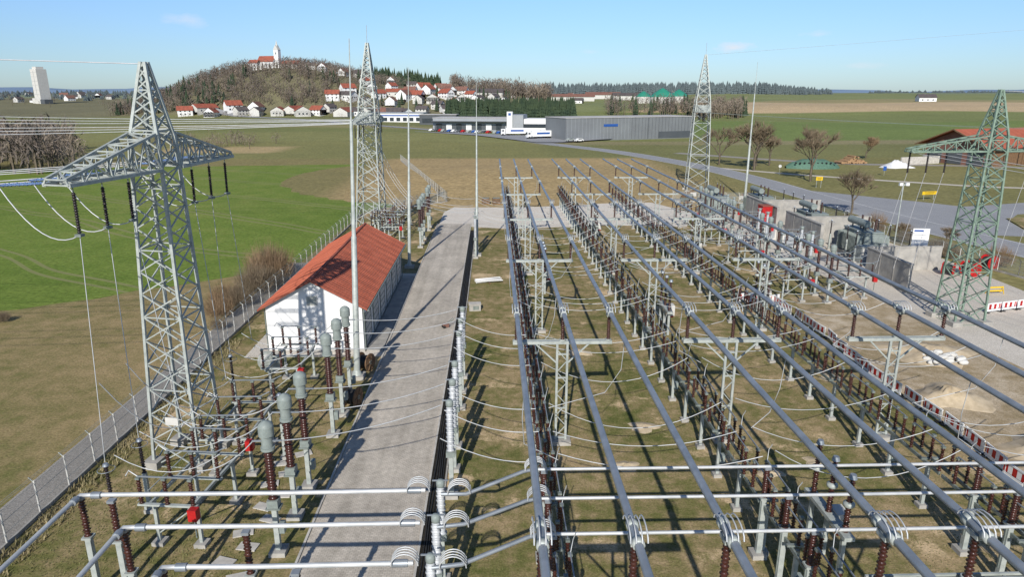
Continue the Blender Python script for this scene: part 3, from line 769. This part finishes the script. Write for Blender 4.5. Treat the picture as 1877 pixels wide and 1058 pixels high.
# ------------------------------------------------------------------ trees
def bare_tree(seed,h,tw='twig',depth=5,spread=.55):
    r=random.Random(seed); mb=MB()
    def grow(p,d,l,rad,dep):
        q=p+d*l
        mb.tube([p,p.lerp(q,.5)+Vector((r.uniform(-1,1),r.uniform(-1,1),0))*l*.05,q],max(rad,.028),'bark' if dep>2 else tw,4 if dep>2 else 3)
        if dep==0:
            for _ in range(5):
                dd=(d+Vector((r.uniform(-1,1),r.uniform(-1,1),r.uniform(-.4,.9)))*.8).normalized(); e=q+dd*l*1.0
                sd=dd.cross(Vector((r.random(),r.random(),r.random()))).normalized()*.035
                s0=p.lerp(q,r.random()); mb.add([tuple(s0-sd),tuple(s0+sd),tuple(e)],[(0,1,2)],tw)
            return
        for _ in range(3 if dep>1 else 4):
            dd=(d+Vector((r.uniform(-1,1),r.uniform(-1,1),r.uniform(-.1,.6)))*spread*1.5).normalized()
            grow(p.lerp(q,r.uniform(.55,1)),dd,l*r.uniform(.70,.86),rad*.58,dep-1)
    grow(Vector((0,0,0)),Vector((0,0,1)),h*.28,h*.022,depth)
    return mb.mesh('bare_tree')
bt=[bare_tree(3,10),bare_tree(5,10),bare_tree(8,10)]
btr=bare_tree(12,10,'twigred')
for i,(x,y,sc) in enumerate([(82,175,1.55),(77,201,1.7),(72,218,1.3),(82,213,1.3),(66.5,124,1.0),(62,100,.35),(66,95,.4),(87,215,1.1)]): inst('bare_tree',bt[i%3],(x,y,hz(x,y)),i*1.3,sc)
inst('bare_tree',btr,(129,236,0),0,.9)
def shrub(seed,r0,h,k,n=1100):
    r=random.Random(seed); mb=MB()
    for i in range(n):
        a=r.uniform(0,6.28); q=r0*math.sqrt(r.random()); b=Vector((q*.5*math.cos(a),q*.5*math.sin(a),0))
        t=Vector((q*math.cos(a)+r.uniform(-.3,.3),q*math.sin(a)+r.uniform(-.3,.3),h*r.uniform(.35,1)*(1-.35*(q/r0)**2)))
        m_=b.lerp(t,r.uniform(.2,.6)); sd=Vector((r.uniform(-1,1),r.uniform(-1,1),0)).normalized()*.016
        mb.add([tuple(m_-sd),tuple(m_+sd),tuple(t)],[(0,1,2)],k)
        e=m_.lerp(t,.5)+Vector((r.uniform(-.5,.5),r.uniform(-.5,.5),r.uniform(.1,.6)))
        mb.add([tuple(m_.lerp(t,.5)-sd),tuple(m_.lerp(t,.5)+sd),tuple(e)],[(0,1,2)],k)
    return mb.mesh('bare_shrub')
sh=[shrub(1,2.6,4.8,'twigred'),shrub(2,2.4,4.2,'twig'),shrub(4,2.2,3.6,'twig')]
for i,(x,y,sc) in enumerate([(-26.8,80,1.3),(-27,75,1.1),(-27.2,70.5,.85),(-27.8,66.5,.7),(-28,84,1.1),(-26.3,77.5,.9),(-29,71,.7),(-26.5,63,.4),(-49,66,.4),(62,108,.9),(63,100,.8),(64,94,.8),(66,85,.8),(61,114,.7),(63,90,.7)]): inst('bare_shrub',sh[i%3],(x,y,0),i*1.7,sc)
def ctree(mb,x,y,z,h,r,k,rd,n=34):
    mb.beam((x,y,z),(x,y,z+h*.6),h*.035,'bark')
    for i in range(n):
        a=rd.uniform(0,6.283); q=r*math.sqrt(rd.random()); t=rd.random()
        zz=z+h*(.3+.7*t*(1-.35*(q/r)**2)); w=h*rd.uniform(.025,.07)
        c=Vector((x+q*math.cos(a),y+q*math.sin(a),zz)); u=Vector((rd.uniform(-1,1),rd.uniform(-1,1),rd.uniform(0,1.6))).normalized()*w*2.2
        v=Vector((rd.uniform(-1,1),rd.uniform(-1,1),rd.uniform(-1,1))).normalized()*w*.6
        mb.add([tuple(c-u),tuple(c+v),tuple(c+u)],[(0,1,2)],k)
def conif(mb,x,y,z,h,r,k,rd):
    mb.beam((x,y,z),(x,y,z+h*.2),h*.03,'bark'); n=8
    for j in range(6):
        z0=z+h*(.08+.14*j); z1=z0+h*.27; rr=r*(1-j/6.6); vs=[(x,y,min(z1,z+h))]
        for i in range(n*2):
            a=math.pi*i/n; q=rr*(1 if i%2 else .62)*rd.uniform(.8,1.15); vs.append((x+q*math.cos(a),y+q*math.sin(a),z0-rd.uniform(0,.03)*h))
        mb.add(vs,[(0,1+i,1+(i+1)%(n*2)) for i in range(n*2)],k)
rd=random.Random(21)
VH=[]
def clear(x,y,d=13):
    return all((x-a)**2+(y-b)**2>d*d for a,b in VH)
# ------------------------------------------------------------------ houses
def house(w,l,e,rh,wk,rk):
    mb=MB()
    mb.add([(-w,-l,0),(w,-l,0),(w,-l,e),(0,-l,e+rh),(-w,-l,e)],[(0,1,2,3,4)],wk); mb.add([(-w,l,0),(w,l,0),(w,l,e),(0,l,e+rh),(-w,l,e)],[(4,3,2,1,0)],wk)
    mb.add([(-w,-l,-3),(w,-l,-3),(w,l,-3),(-w,l,-3),(-w,-l,e),(w,-l,e),(w,l,e),(-w,l,e)],[(1,2,6,5),(3,0,4,7),(0,1,5,4)],wk)
    for sg in(-1,1):
        o=.7; z=e-rh/w*o
        mb.add([(sg*(w+o),-l-.6,z+.2),(sg*(w+o),l+.6,z+.2),(0,l+.6,e+rh+.2),(0,-l-.6,e+rh+.2)],[(0,1,2,3) if sg>0 else (3,2,1,0)],rk)
    for z in (1.5,4.2):
        if z+1<e+1:
            for x in(-w*.5,0,w*.5): mb.box((x,-l-.04,z),(1.2,.1,1.3),'glass')
            for i in range(3): 
                for sg in(-1,1): mb.box((sg*(w+.04),-l*.6+i*l*.6,z),(.1,1.3,1.3),'glass')
    mb.box((w*.3,l*.3,e+rh*.9),(.7,.7,1.8),'brownroof')
    return mb.mesh('village_house')
HM=[house(4.5,6.5,5.0,3.6,'white','redroof'),house(5,7.0,4.4,4,'white','redroof'),house(4.6,6,5.2,3.2,'offwhite','darkroof'),house(5,7,4.8,4,'white','brownroof'),house(6,11,4.0,3.4,'offwhite','redroof'),house(5,8,3.8,3,'white','darkroof')]
def uX(u,y): return y*((u-938.5)/1296+.028)
def puth(x,y,i,rz,sc=1.):
    VH.append((x,y)); inst('village_house',HM[i],(x,y,hz(x,y)),rz,sc)
hl=[(-262,612,0),(-250,622,4),(-238,606,1),(-216,614,2),(-204,625,3),(-186,612,4),(-172,620,4),(-162,608,4),(-150,612,0),(-141,628,2),(-128,610,4),(-116,614,5),(-105,616,2),(-96,606,3),(-200,606,2),(-224,628,0),(-84,604,2),
 (-145,655,0),(-132,662,5),(-116,650,2),(-104,668,0),(-84,672,3),(-68,660,2),(-52,648,2),(-118,690,3),(-100,700,0),(-78,696,3),(-60,706,0),(-46,690,0),(-30,680,2),(-16,690,5),(2,702,2),(-125,712,1),(-104,725,0),(-84,738,2),(-150,728,3),(-170,738,0),(-186,742,2),(-92,684,4),(-70,682,1),(-136,676,0),(-58,672,4),(-40,706,3),
 (-20,712,0),(-8,676,2),(12,688,5),(-70,722,1),(-48,728,3),(-90,650,3),(-34,662,1),(-18,652,3),
 (-40,640,5),(-62,628,2),(-75,616,5),(-10,640,5),(8,655,2),(-205,740,4),(-140,745,2),(-55,745,0),(-30,735,3)]
for i,(x,y,k) in enumerate(hl): puth(x+rd.uniform(-3,3),y+rd.uniform(-4,4),k,rd.uniform(0,3.1),rd.uniform(.8,1.05))
for i in range(15):
    y=rd.uniform(850,1300); x=-y*rd.uniform(.52,.78); puth(x,y,rd.choice([2,3,5,0,2]),rd.uniform(0,3),.8)
for i in range(12):
    y=rd.uniform(900,1100); x=rd.uniform(-20,120); puth(x,y,rd.choice([2,3,5,2]),rd.uniform(0,3),1.0)
inst('village_house',HM[5],(560,900,hz(560,900)),1.4,1.3)
# church
cx,cy=-226,738; cz=hz(cx,cy)
p=bpy.data.objects.new('church',None); scene.collection.objects.link(p); p.location=(cx,cy,cz); p.rotation_euler=(0,0,-.3); VH.append((cx,cy)); VH.append((cx-8,cy-16)); VH.append((cx+4,cy-12))
mb=MB()
mb.add([(-11,-5,-2),(7,-5,-2),(7,5,-2),(-11,5,-2),(-11,-5,7),(7,-5,7),(7,5,7),(-11,5,7)],[(0,1,5,4),(1,2,6,5),(2,3,7,6),(3,0,4,7)],'white')
mb.add([(-11,-5,7),(-11,5,7),(-11,0,12)],[(0,2,1)],'white'); mb.add([(7,-5,7),(7,5,7),(7,0,12)],[(0,1,2)],'white')
for i in range(4): mb.box((-9+i*4,-5.04,3.5),(1.1,.1,3.4),'glass')
mb.box((-13,-7,1.5),(10,7,7),'white'); o=mb.obj('nave'); o.parent=p
mb=MB()
mb.add([(-11.6,-5.7,6.5),(7.6,-5.7,6.5),(7.6,0,12.3),(-11.6,0,12.3),(-11.6,5.7,6.5),(7.6,5.7,6.5)],[(0,1,2,3),(3,2,5,4)],'redroof')
mb.add([(-18.5,-11,5),(-7.5,-11,5),(-7.5,-7,8.5),(-18.5,-7,8.5),(-18.5,-3,5),(-7.5,-3,5)],[(0,1,2,3),(3,2,5,4)],'redroof'); o=mb.obj('nave_roof'); o.parent=p
mb=MB(); mb.box((9.5,0,8),(5,5,20),'white'); mb.box((9.5,-2.54,14.5),(1.1,.1,2),'glass'); mb.box((6.96,0,14.5),(.1,1.1,2),'glass')
mb.add([(6.8,-2.7,18),(12.2,-2.7,18),(12.2,2.7,18),(6.8,2.7,18),(9.5,-2.5,22.5),(9.5,2.5,22.5)],[(0,1,4),(1,2,5,4),(2,3,5),(3,0,4,5)],'offwhite')
mb.lathe((9.5,0,20),(9.5,0,27),[(0,1.6),(.3,1.1),(1,.08)],'offwhite',8); o=mb.obj('bell_tower'); o.parent=p
sx,sy=-560,900; sz=hz(sx,sy); mb=MB(); mb.box((0,0,20),(12.5,12.5,42),'offwhite'); mb.box((0,0,42.3),(8,9,3),'offwhite'); mb.box((0,-6.3,24),(.4,.2,30),'midgrey'); mb.box((-12,3,2),(12,12,9),'offwhite'); mb.box((12,-3,1),(9,10,8),'darkwall')
for i in range(7): mb.box((0,-6.32,6+i*5.2),(12.5,.1,.12),'midgrey')
mb.obj('grain_silo_tower',(sx,sy,sz),-.5)
mb=MB()
for i in range(2100):
    y=rd.uniform(620,800); x=rd.uniform(-345,-95)
    if ridge(x)<9: continue
    if not clear(x,y,10): continue
    if x>-150 and rd.random()<.66: continue
    if y<635 and x>-260: continue
    ctree(mb,x,y,hz(x,y)-.5,rd.uniform(9,14),rd.uniform(3,5),rd.choice(['hillwood','hillwood','hillwood2']),rd,36)
for i in range(260):
    y=rd.uniform(620,770); x=rd.uniform(-150,30)
    if clear(x,y,9): ctree(mb,x,y,hz(x,y),rd.uniform(6,10),rd.uniform(3,4),rd.choice(['hillwood','hillwood2']),rd,30)
for i in range(60):
    y=rd.uniform(585,603); x=rd.uniform(-270,-90); ctree(mb,x,y,hz(x,y),rd.uniform(3,7),rd.uniform(2,3),rd.choice(['hillwood','hillwood2']),rd,22)
for i in range(110):
    y=rd.uniform(800,1200); x=-y*rd.uniform(.5,.8); ctree(mb,x,y,hz(x,y),rd.uniform(6,12),rd.uniform(4,7),'hillwood',rd,26)
mb.obj('hillside_woodland')
mb=MB()
for i in range(60):
    y=rd.uniform(625,700); x=rd.uniform(-330,-235)
    if clear(x,y,9): conif(mb,x,y,hz(x,y),rd.uniform(9,15),3,'con',rd)
for i in range(60):
    y=rd.uniform(630,780); x=rd.uniform(-200,20)
    if clear(x,y,8): conif(mb,x,y,hz(x,y),rd.uniform(8,13),2.6,'con',rd)
for i in range(260):
    y=rd.uniform(860,960); x=uX(rd.uniform(690,810),y); conif(mb,x,y,hz(x,y)+4,rd.uniform(12,22),4,'con',rd)
mb.obj('conifer_wood')
mb=MB()
for i in range(460):
    t=rd.random(); y=560+rd.uniform(0,28)+20*(1-t); x=-38+t*104; conif(mb,x,y,hz(x,y)-.5,rd.uniform(14,19),3.4,'con',rd)
mb.obj('spruce_belt')
mb=MB()
for i in range(300):
    u=rd.uniform(830,1010); y=rd.uniform(820,920); x=uX(u,y); ctree(mb,x,y,hz(x,y),rd.uniform(16,26),rd.uniform(4,6),rd.choice(['hillwood','hillwood2']),rd,40)
for i in range(150):
    u=rd.uniform(1115,1370); y=rd.uniform(600,680)-abs(u-1200)*.05; x=uX(u,y)
    ctree(mb,x,y,hz(x,y),rd.uniform(10,17),rd.uniform(3,5),rd.choice(['hillwood2','hillwood']),rd,40)
    if rd.random()<.3: conif(mb,x+3,y+2,hz(x,y),rd.uniform(10,16),3,'con',rd)
for i in range(80):
    y=rd.uniform(560,640); x=uX(rd.uniform(1270,1370),y); ctree(mb,x,y,hz(x,y),rd.uniform(12,18),2.6,'hillwood2',rd,40)
mb.obj('distant_tree_line')
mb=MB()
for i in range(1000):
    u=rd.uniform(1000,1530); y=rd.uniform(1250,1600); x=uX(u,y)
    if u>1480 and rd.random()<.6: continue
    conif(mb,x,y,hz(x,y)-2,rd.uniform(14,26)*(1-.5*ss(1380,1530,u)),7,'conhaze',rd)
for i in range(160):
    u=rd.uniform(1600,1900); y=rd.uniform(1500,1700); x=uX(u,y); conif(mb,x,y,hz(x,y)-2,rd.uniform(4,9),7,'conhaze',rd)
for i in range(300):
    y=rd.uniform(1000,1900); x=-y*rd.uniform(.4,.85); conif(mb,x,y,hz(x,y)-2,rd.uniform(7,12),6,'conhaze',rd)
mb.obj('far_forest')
mb=MB()
for i in range(230):
    y=rd.uniform(195,290); x=-y*.62-rd.uniform(-6,70); ctree(mb,x,y,0,rd.uniform(8,15),rd.uniform(2.5,4),rd.choice(['hillwood','hillwood2']),rd,110)
for i in range(60):
    y=rd.uniform(285,320); x=rd.uniform(-160,-95); ctree(mb,x,y,0,rd.uniform(3,7),rd.uniform(2,3),'hillwood2',rd,60)
mb.obj('riverside_trees')
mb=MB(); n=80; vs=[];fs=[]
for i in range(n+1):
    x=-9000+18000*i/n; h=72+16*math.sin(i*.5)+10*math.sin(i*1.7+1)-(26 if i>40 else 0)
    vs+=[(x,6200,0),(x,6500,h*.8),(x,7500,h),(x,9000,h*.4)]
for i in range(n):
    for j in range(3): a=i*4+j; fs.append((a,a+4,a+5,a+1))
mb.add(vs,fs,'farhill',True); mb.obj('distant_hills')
# ------------------------------------------------------------------ industrial
mb=MB(); L=75;D=22;H=10.6
mb.box((L/2,D/2,H/2-1),(L,D,H+2),'greywall'); mb.box((L/2,D/2,H+.1),(L+.6,D+.6,.25),'flatroof')
mb.box((L*.62,-.05,H/2),(.25,.12,H),'darkwall')
for i in range(38): mb.box((1+i*2,-.04,H/2),(.1,.1,H-.2),'darkwall' if i>17 else 'midgrey')
mb.box((L*.33,-.12,H*.66),(8,.1,1.2),'bluep')
mb.box((L-12,-.1,1.8),(20,.12,3.2),'darkwall')
mb.obj('warehouse_hall',(35,333,hz(35,333)),.38)
mb=MB()
mb.box((0,0,3.5),(46,22,8),'midgrey'); mb.box((0,0,7.6),(46.6,22.6,.3),'flatroof'); mb.box((0,-11.1,2.0),(44,.2,2.6),'darkwall')
for i in range(7): mb.box((-19+i*6.2,-11.3,2.3),(3.4,.2,3.6),'white' if i%2 else 'glass')
mb.box((0,-13,5.6),(46,4,.3),'darkwall'); mb.box((28,-1,4.5),(10,18,10),'midgrey'); mb.box((25,-11,6.0),(3.4,3,11),'white'); mb.box((25,-12.6,10),(1.6,.1,1.4),'bluep')
mb.box((43,3,3.3),(22,20,7.5),'white'); mb.box((43,-7.1,3.0),(21,.2,2.2),'glass')
mb.obj('logistics_building',(-12,440,hz(-12,440)),-.18)
mb=MB(); mb.box((0,0,3),(42,16,7),'white'); mb.box((0,0,6.7),(43,17,.4),'midgrey'); mb.box((0,-8.1,4.8),(42,.2,.9),'bluep')
for i in range(8): mb.box((-18+i*5,-8.15,2),(3,.2,2.6),'glass')
mb.obj('sales_hall',(-72,540,hz(-72,540)),-.1)
mb=MB(); mb.box((0,0,3),(26,14,8),'darkwall'); mb.box((0,0,7.1),(27,15,.3),'flatroof'); mb.box((0,-7.1,3),(22,.2,3),'glass'); mb.obj('office_block',(-38,505,hz(-38,505)),-.1)
def truck():
    mb=MB(); mb.box((3,0,2.3),(12,2.5,2.8),'white'); mb.box((3,0,.85),(12,.9,.25),'black')
    mb.box((-4.4,0,1.9),(2.2,2.4,2.7),'white'); mb.box((-5.53,0,2.4),(.06,2.1,1),'glass'); mb.box((-4.5,-1.22,2.4),(1.1,.05,.8),'glass')
    for x in(-4.6,-1.6,5.5,6.8,8.1):
        for s_ in(-1.05,1.05): mb.cyl((x,s_-.15,.5),(x,s_+.15,.5),.5,'black',n=12)
    mb.box((3,-1.27,2.4),(7,.03,.9),'bluep'); return mb.mesh('truck')
tk=truck(); inst('truck',tk,(22,346,.4),.35); inst('truck',tk,(27,354,.4),.35); inst('truck',tk,(10,372,.4),.1)
def car(k):
    mb=MB(); prof=[(-2.1,.3),(-2.15,.75),(-1.3,.9),(-.7,1.4),(1.0,1.42),(1.7,.95),(2.15,.85),(2.1,.3)]
    a=[(x,-.85,z) for x,z in prof]; b=[(x,.85,z) for x,z in prof]; n=len(prof)
    mb.add(a+b,[tuple(range(n)),tuple(range(n,2*n))[::-1]]+[(i,n+i,n+(i+1)%n,(i+1)%n) for i in range(n)],k)
    for s_ in(-1,1): mb.add([(-1.05,s_*.86,.93),(1.3,s_*.86,.95),(.9,s_*.86,1.33),(-.65,s_*.86,1.33)],[(0,1,2,3) if s_<0 else (3,2,1,0)],'glass')
    for x in(-1.3,1.35):
        for s_ in(-.8,.8): mb.cyl((x,s_-.1,.32),(x,s_+.1,.32),.32,'black',n=10)
    return mb.mesh('parked_car')
cm=[car('white'),car('darkwall'),car('red'),car('galv'),car('bluep')]
for i in range(18):
    t=i/17; inst('parked_car',cm[i%5],(-36+t*48+rd.uniform(-1,1),412-t*34,.45),1.1,1)
for x,y,k in((40,322,0),(36,324,3),(20,345,1)): inst('parked_car',cm[k],(x,y,.4),.5)
for u,y,w,k in((1050,1000,60,'brownroof'),(1105,1050,50,'brownroof'),(1150,1000,40,'darkroof'),(890,760,38,'darkroof')):
    mb=MB(); mb.box((0,0,3),(w,18,6),'offwhite'); mb.add([(-w/2-1,-10,6),(w/2+1,-10,6),(w/2+1,0,10),(-w/2-1,0,10),(-w/2-1,10,6),(w/2+1,10,6)],[(0,1,2,3),(3,2,5,4)],k); x=uX(u,y); mb.obj('farm_shed',(x,y,hz(x,y)),-.1)
for u,y,r_ in((1215,860,15),(1245,880,12),(1180,900,10)):
    mb=MB(); mb.cyl((0,0,-2),(0,0,8),r_,'offwhite',n=24); mb.lathe((0,0,8),(0,0,8+r_*.7),[(0,r_*1.02),(.35,r_*.75),(.75,r_*.35),(1,.3)],'teal',24); x=uX(u,y); mb.obj('biogas_dome',(x,y,hz(x,y)))
# barn
mb=MB(); w=9;l=32;e=5.5;rh=3.8
mb.add([(-w,-l,0),(w,-l,0),(w,-l,e),(0,-l,e+rh),(-w,-l,e)],[(0,1,2,3,4)],'brownroof'); mb.add([(w,-l,0),(w,l,0),(w,l,e),(w,-l,e),(-w,-l,0),(-w,l,0),(-w,l,e),(-w,-l,e)],[(0,1,2,3),(7,6,5,4)],'wood')
for sg in(-1,1):
    mb.add([(sg*(w+2),-l-2.5,e-.6),(sg*(w+2),l+1,e-.6),(0,l+1,e+rh+.25),(0,-l-2.5,e+rh+.25)],[(0,1,2,3) if sg>0 else (3,2,1,0)],'tile')
    mb.beam((sg*(w+2),-l-2.5,e-.65),(0,-l-2.5,e+rh+.2),.3,'wood')
for x in(-6,0,6): mb.box((x,-l-.05,2),(4.4,.1,3.8),'darkwall')
for i in range(10): mb.beam((w+1.8,-l+i*6.8,0),(w+1.8,-l+i*6.8,e-.6),.25,'wood')
bo=mb.obj('barn',(178,229,0),math.radians(-70)); bo.scale=(1.15,1,1.15)
mb=MB(); mb.box((0,0,1.2),(16,.4,2.4),'concl'); mb.box((8,3,1.2),(.4,6,2.4),'conc'); mb.obj('silage_wall',(137,218,0),.3)
mb=MB(); n=16; vs=[];fs=[]
for i in range(n+1):
    for j in range(9):
        a=math.pi*j/8; k_=math.sin(math.pi*min(1,max(0,(i/n)*.96+.02)))**.55
        vs.append((-8+16*i/n,-3.6*math.cos(a)*k_,2.9*math.sin(a)*k_*(1+.07*math.sin(i*2+j))))
for i in range(n):
    for j in range(8): q=i*9+j; fs.append((q,q+9,q+10,q+1))
mb.add(vs,fs,'greenp',True)
for i in range(10): mb.lathe((-6+i*1.3,-2.6,1.7),(-6+i*1.3,-2.7,1.9),[(0,.3),(1,.3)],'black',8)
mb.obj('tarpaulin_clamp',(97,207,0),-.05)
mb=MB()
for i in range(60):
    x=rd.uniform(-4.5,4.5); z=.3+abs(rd.gauss(0,1.0))*(1-abs(x)/5); mb.cyl((x,-2,z),(x+rd.uniform(-.6,.6),2,z+.1),.28,'logs',n=7)
mb.obj('log_pile',(116,221,0),.1)
heap('gravel_pile',(124,209,0),5,2.2,'white',9)
for i in range(12):
    mb=MB(); mb.box((0,0,.5),(1.6,1.2,.8),rd.choice(['galvd','offwhite','bluep','galv'])); mb.cyl((-.9,-.5,.3),(.9,-.5,.3),.25,'black'); mb.box((.2,.1,1.1),(.9,.8,.4),'wood'); mb.obj('material_crate',(rd.uniform(38,60),rd.uniform(134,152),0),rd.uniform(0,3))
for i in range(3):
    mb=MB()
    for j in range(4): mb.box((0,0,.12+j*.32),(1.6,1.2,.22),'wood'); mb.box((0,0,.28+j*.32),(1.4,1.0,.08),'galvd')
    mb.obj('pallet_stack',(-1.5+i*2.2,140,0),.1*i)
def weeds(name,n,fx,fy,h,k='weed',sdw=.03):
    mb=MB()
    for i in range(n):
        x=rd.uniform(*fx); y=rd.uniform(*fy)
        for j in range(3):
            a=rd.uniform(0,6.28); l=rd.uniform(.4,1)*h; sd=sdw
            mb.add([(x-sd*math.sin(a),y+sd*math.cos(a),0),(x+sd*math.sin(a),y-sd*math.cos(a),0),(x+math.cos(a)*l*.5,y+math.sin(a)*l*.5,l)],[(0,1,2)],k)
    mb.obj(name)
weeds('weeds',1500,(-24.4,-23.0),(20,60),.38)
weeds('grass_tufts',14000,(-23.5,-12.0),(18,56),.10,'turf',.022)
weeds('grass_tufts',18000,(-2.6,29),(18,60),.08,'turf',.022)
weeds('dry_grass',6000,(-34,60),(146,215),.5)
# ------------------------------------------------------------------ camera, light, sky
cam=bpy.data.cameras.new('camera'); co=bpy.data.objects.new('camera',cam); scene.collection.objects.link(co)
cam.sensor_width=36; cam.lens=24.0; cam.clip_end=30000; cam.clip_start=.1
co.location=(0,0,22); co.rotation_euler=(math.radians(74),0,math.radians(-1.6)); scene.camera=co
sd=Vector((-.17,-1,.625)).normalized()
sl=bpy.data.lights.new('sun','SUN'); sl.energy=5.0; sl.angle=math.radians(.5); sl.color=(1,.95,.87)
so=bpy.data.objects.new('sun',sl); scene.collection.objects.link(so); so.rotation_euler=sd.to_track_quat('Z','Y').to_euler()
wd=bpy.data.worlds.new('World'); scene.world=wd; wd.use_nodes=True; nt=wd.node_tree
bg=nt.nodes['Background']; sk=nt.nodes.new('ShaderNodeTexSky'); sk.sky_type='NISHITA'; sk.sun_disc=False
sk.sun_elevation=math.asin(sd.z); sk.sun_rotation=math.atan2(sd.x,sd.y); sk.altitude=450; sk.air_density=1.0; sk.dust_density=.4; sk.ozone_density=1.4
tc=nt.nodes.new('ShaderNodeTexCoord'); mp=nt.nodes.new('ShaderNodeMapping'); mp.inputs['Scale'].default_value=(1,1,2.5)
nt.links.new(tc.outputs['Generated'],mp.inputs[0])
sp=nt.nodes.new('ShaderNodeSeparateXYZ'); nt.links.new(tc.outputs['Generated'],sp.inputs[0])
rt=ramp(nt,[(0,(.74,.98,1.42)),(.06,(.86,1.10,1.50)),(.14,(1.02,1.30,1.78)),(.4,(.72,.90,1.15))]); nt.links.new(sp.outputs[2],rt.inputs[0])
skc=mixc(nt,1.,sk.outputs[0],rt.outputs[0],'MULTIPLY')
# small fair-weather clouds: soft ellipses on the dome broken up by noise  (azimuth deg from +Y, elevation deg, half width, half height)
nz=noise(nt,mp.outputs[0],28,6,.6)
tot=None
for az,el,wx,hz_,st in ((18.6,3.3,1.7,.45,.75),(24.5,4.1,1.2,.3,.35),(-22.5,5.0,1.6,.4,.35),(-33.6,6.4,2.6,.5,.45),(33.5,6.9,2.2,.5,.5),(8.8,7.3,2.2,.4,.35),(27.5,1.9,1.8,.22,.25),(7.8,3.1,1.0,.25,.2),(-6,8.5,3,.6,.3)):
    a=math.radians(az); e=math.radians(el)
    c0=Vector((math.sin(a)*math.cos(e),math.cos(a)*math.cos(e),math.sin(e)))
    s1=nt.nodes.new('ShaderNodeVectorMath'); s1.operation='SUBTRACT'; nt.links.new(tc.outputs['Generated'],s1.inputs[0]); s1.inputs[1].default_value=c0
    s2=nt.nodes.new('ShaderNodeVectorMath'); s2.operation='MULTIPLY'; nt.links.new(s1.outputs[0],s2.inputs[0]); k=1/math.radians(wx); s2.inputs[1].default_value=(k,k,1/math.radians(hz_))
    s3=nt.nodes.new('ShaderNodeVectorMath'); s3.operation='LENGTH'; nt.links.new(s2.outputs[0],s3.inputs[0])
    f=math_('SUBTRACT',1.0,s3.outputs['Value']); f=math_('ADD',f,math_('MULTIPLY',math_('SUBTRACT',nz.outputs[0],.5),2.6))
    f=math_('MULTIPLY',math_('MINIMUM',math_('MAXIMUM',f,0.),1.),math_('LESS_THAN',s3.outputs['Value'],1.9))
    f=math_('MULTIPLY',f,st)
    tot=f if tot is None else math_('MAXIMUM',tot,f)
c=mixc(nt,tot,skc,(10.2,10.4,11.2))
nt.links.new(c,bg.inputs[0]); bg.inputs[1].default_value=.08
scene.view_settings.view_transform='Standard'; scene.view_settings.look='None'; scene.view_settings.exposure=0
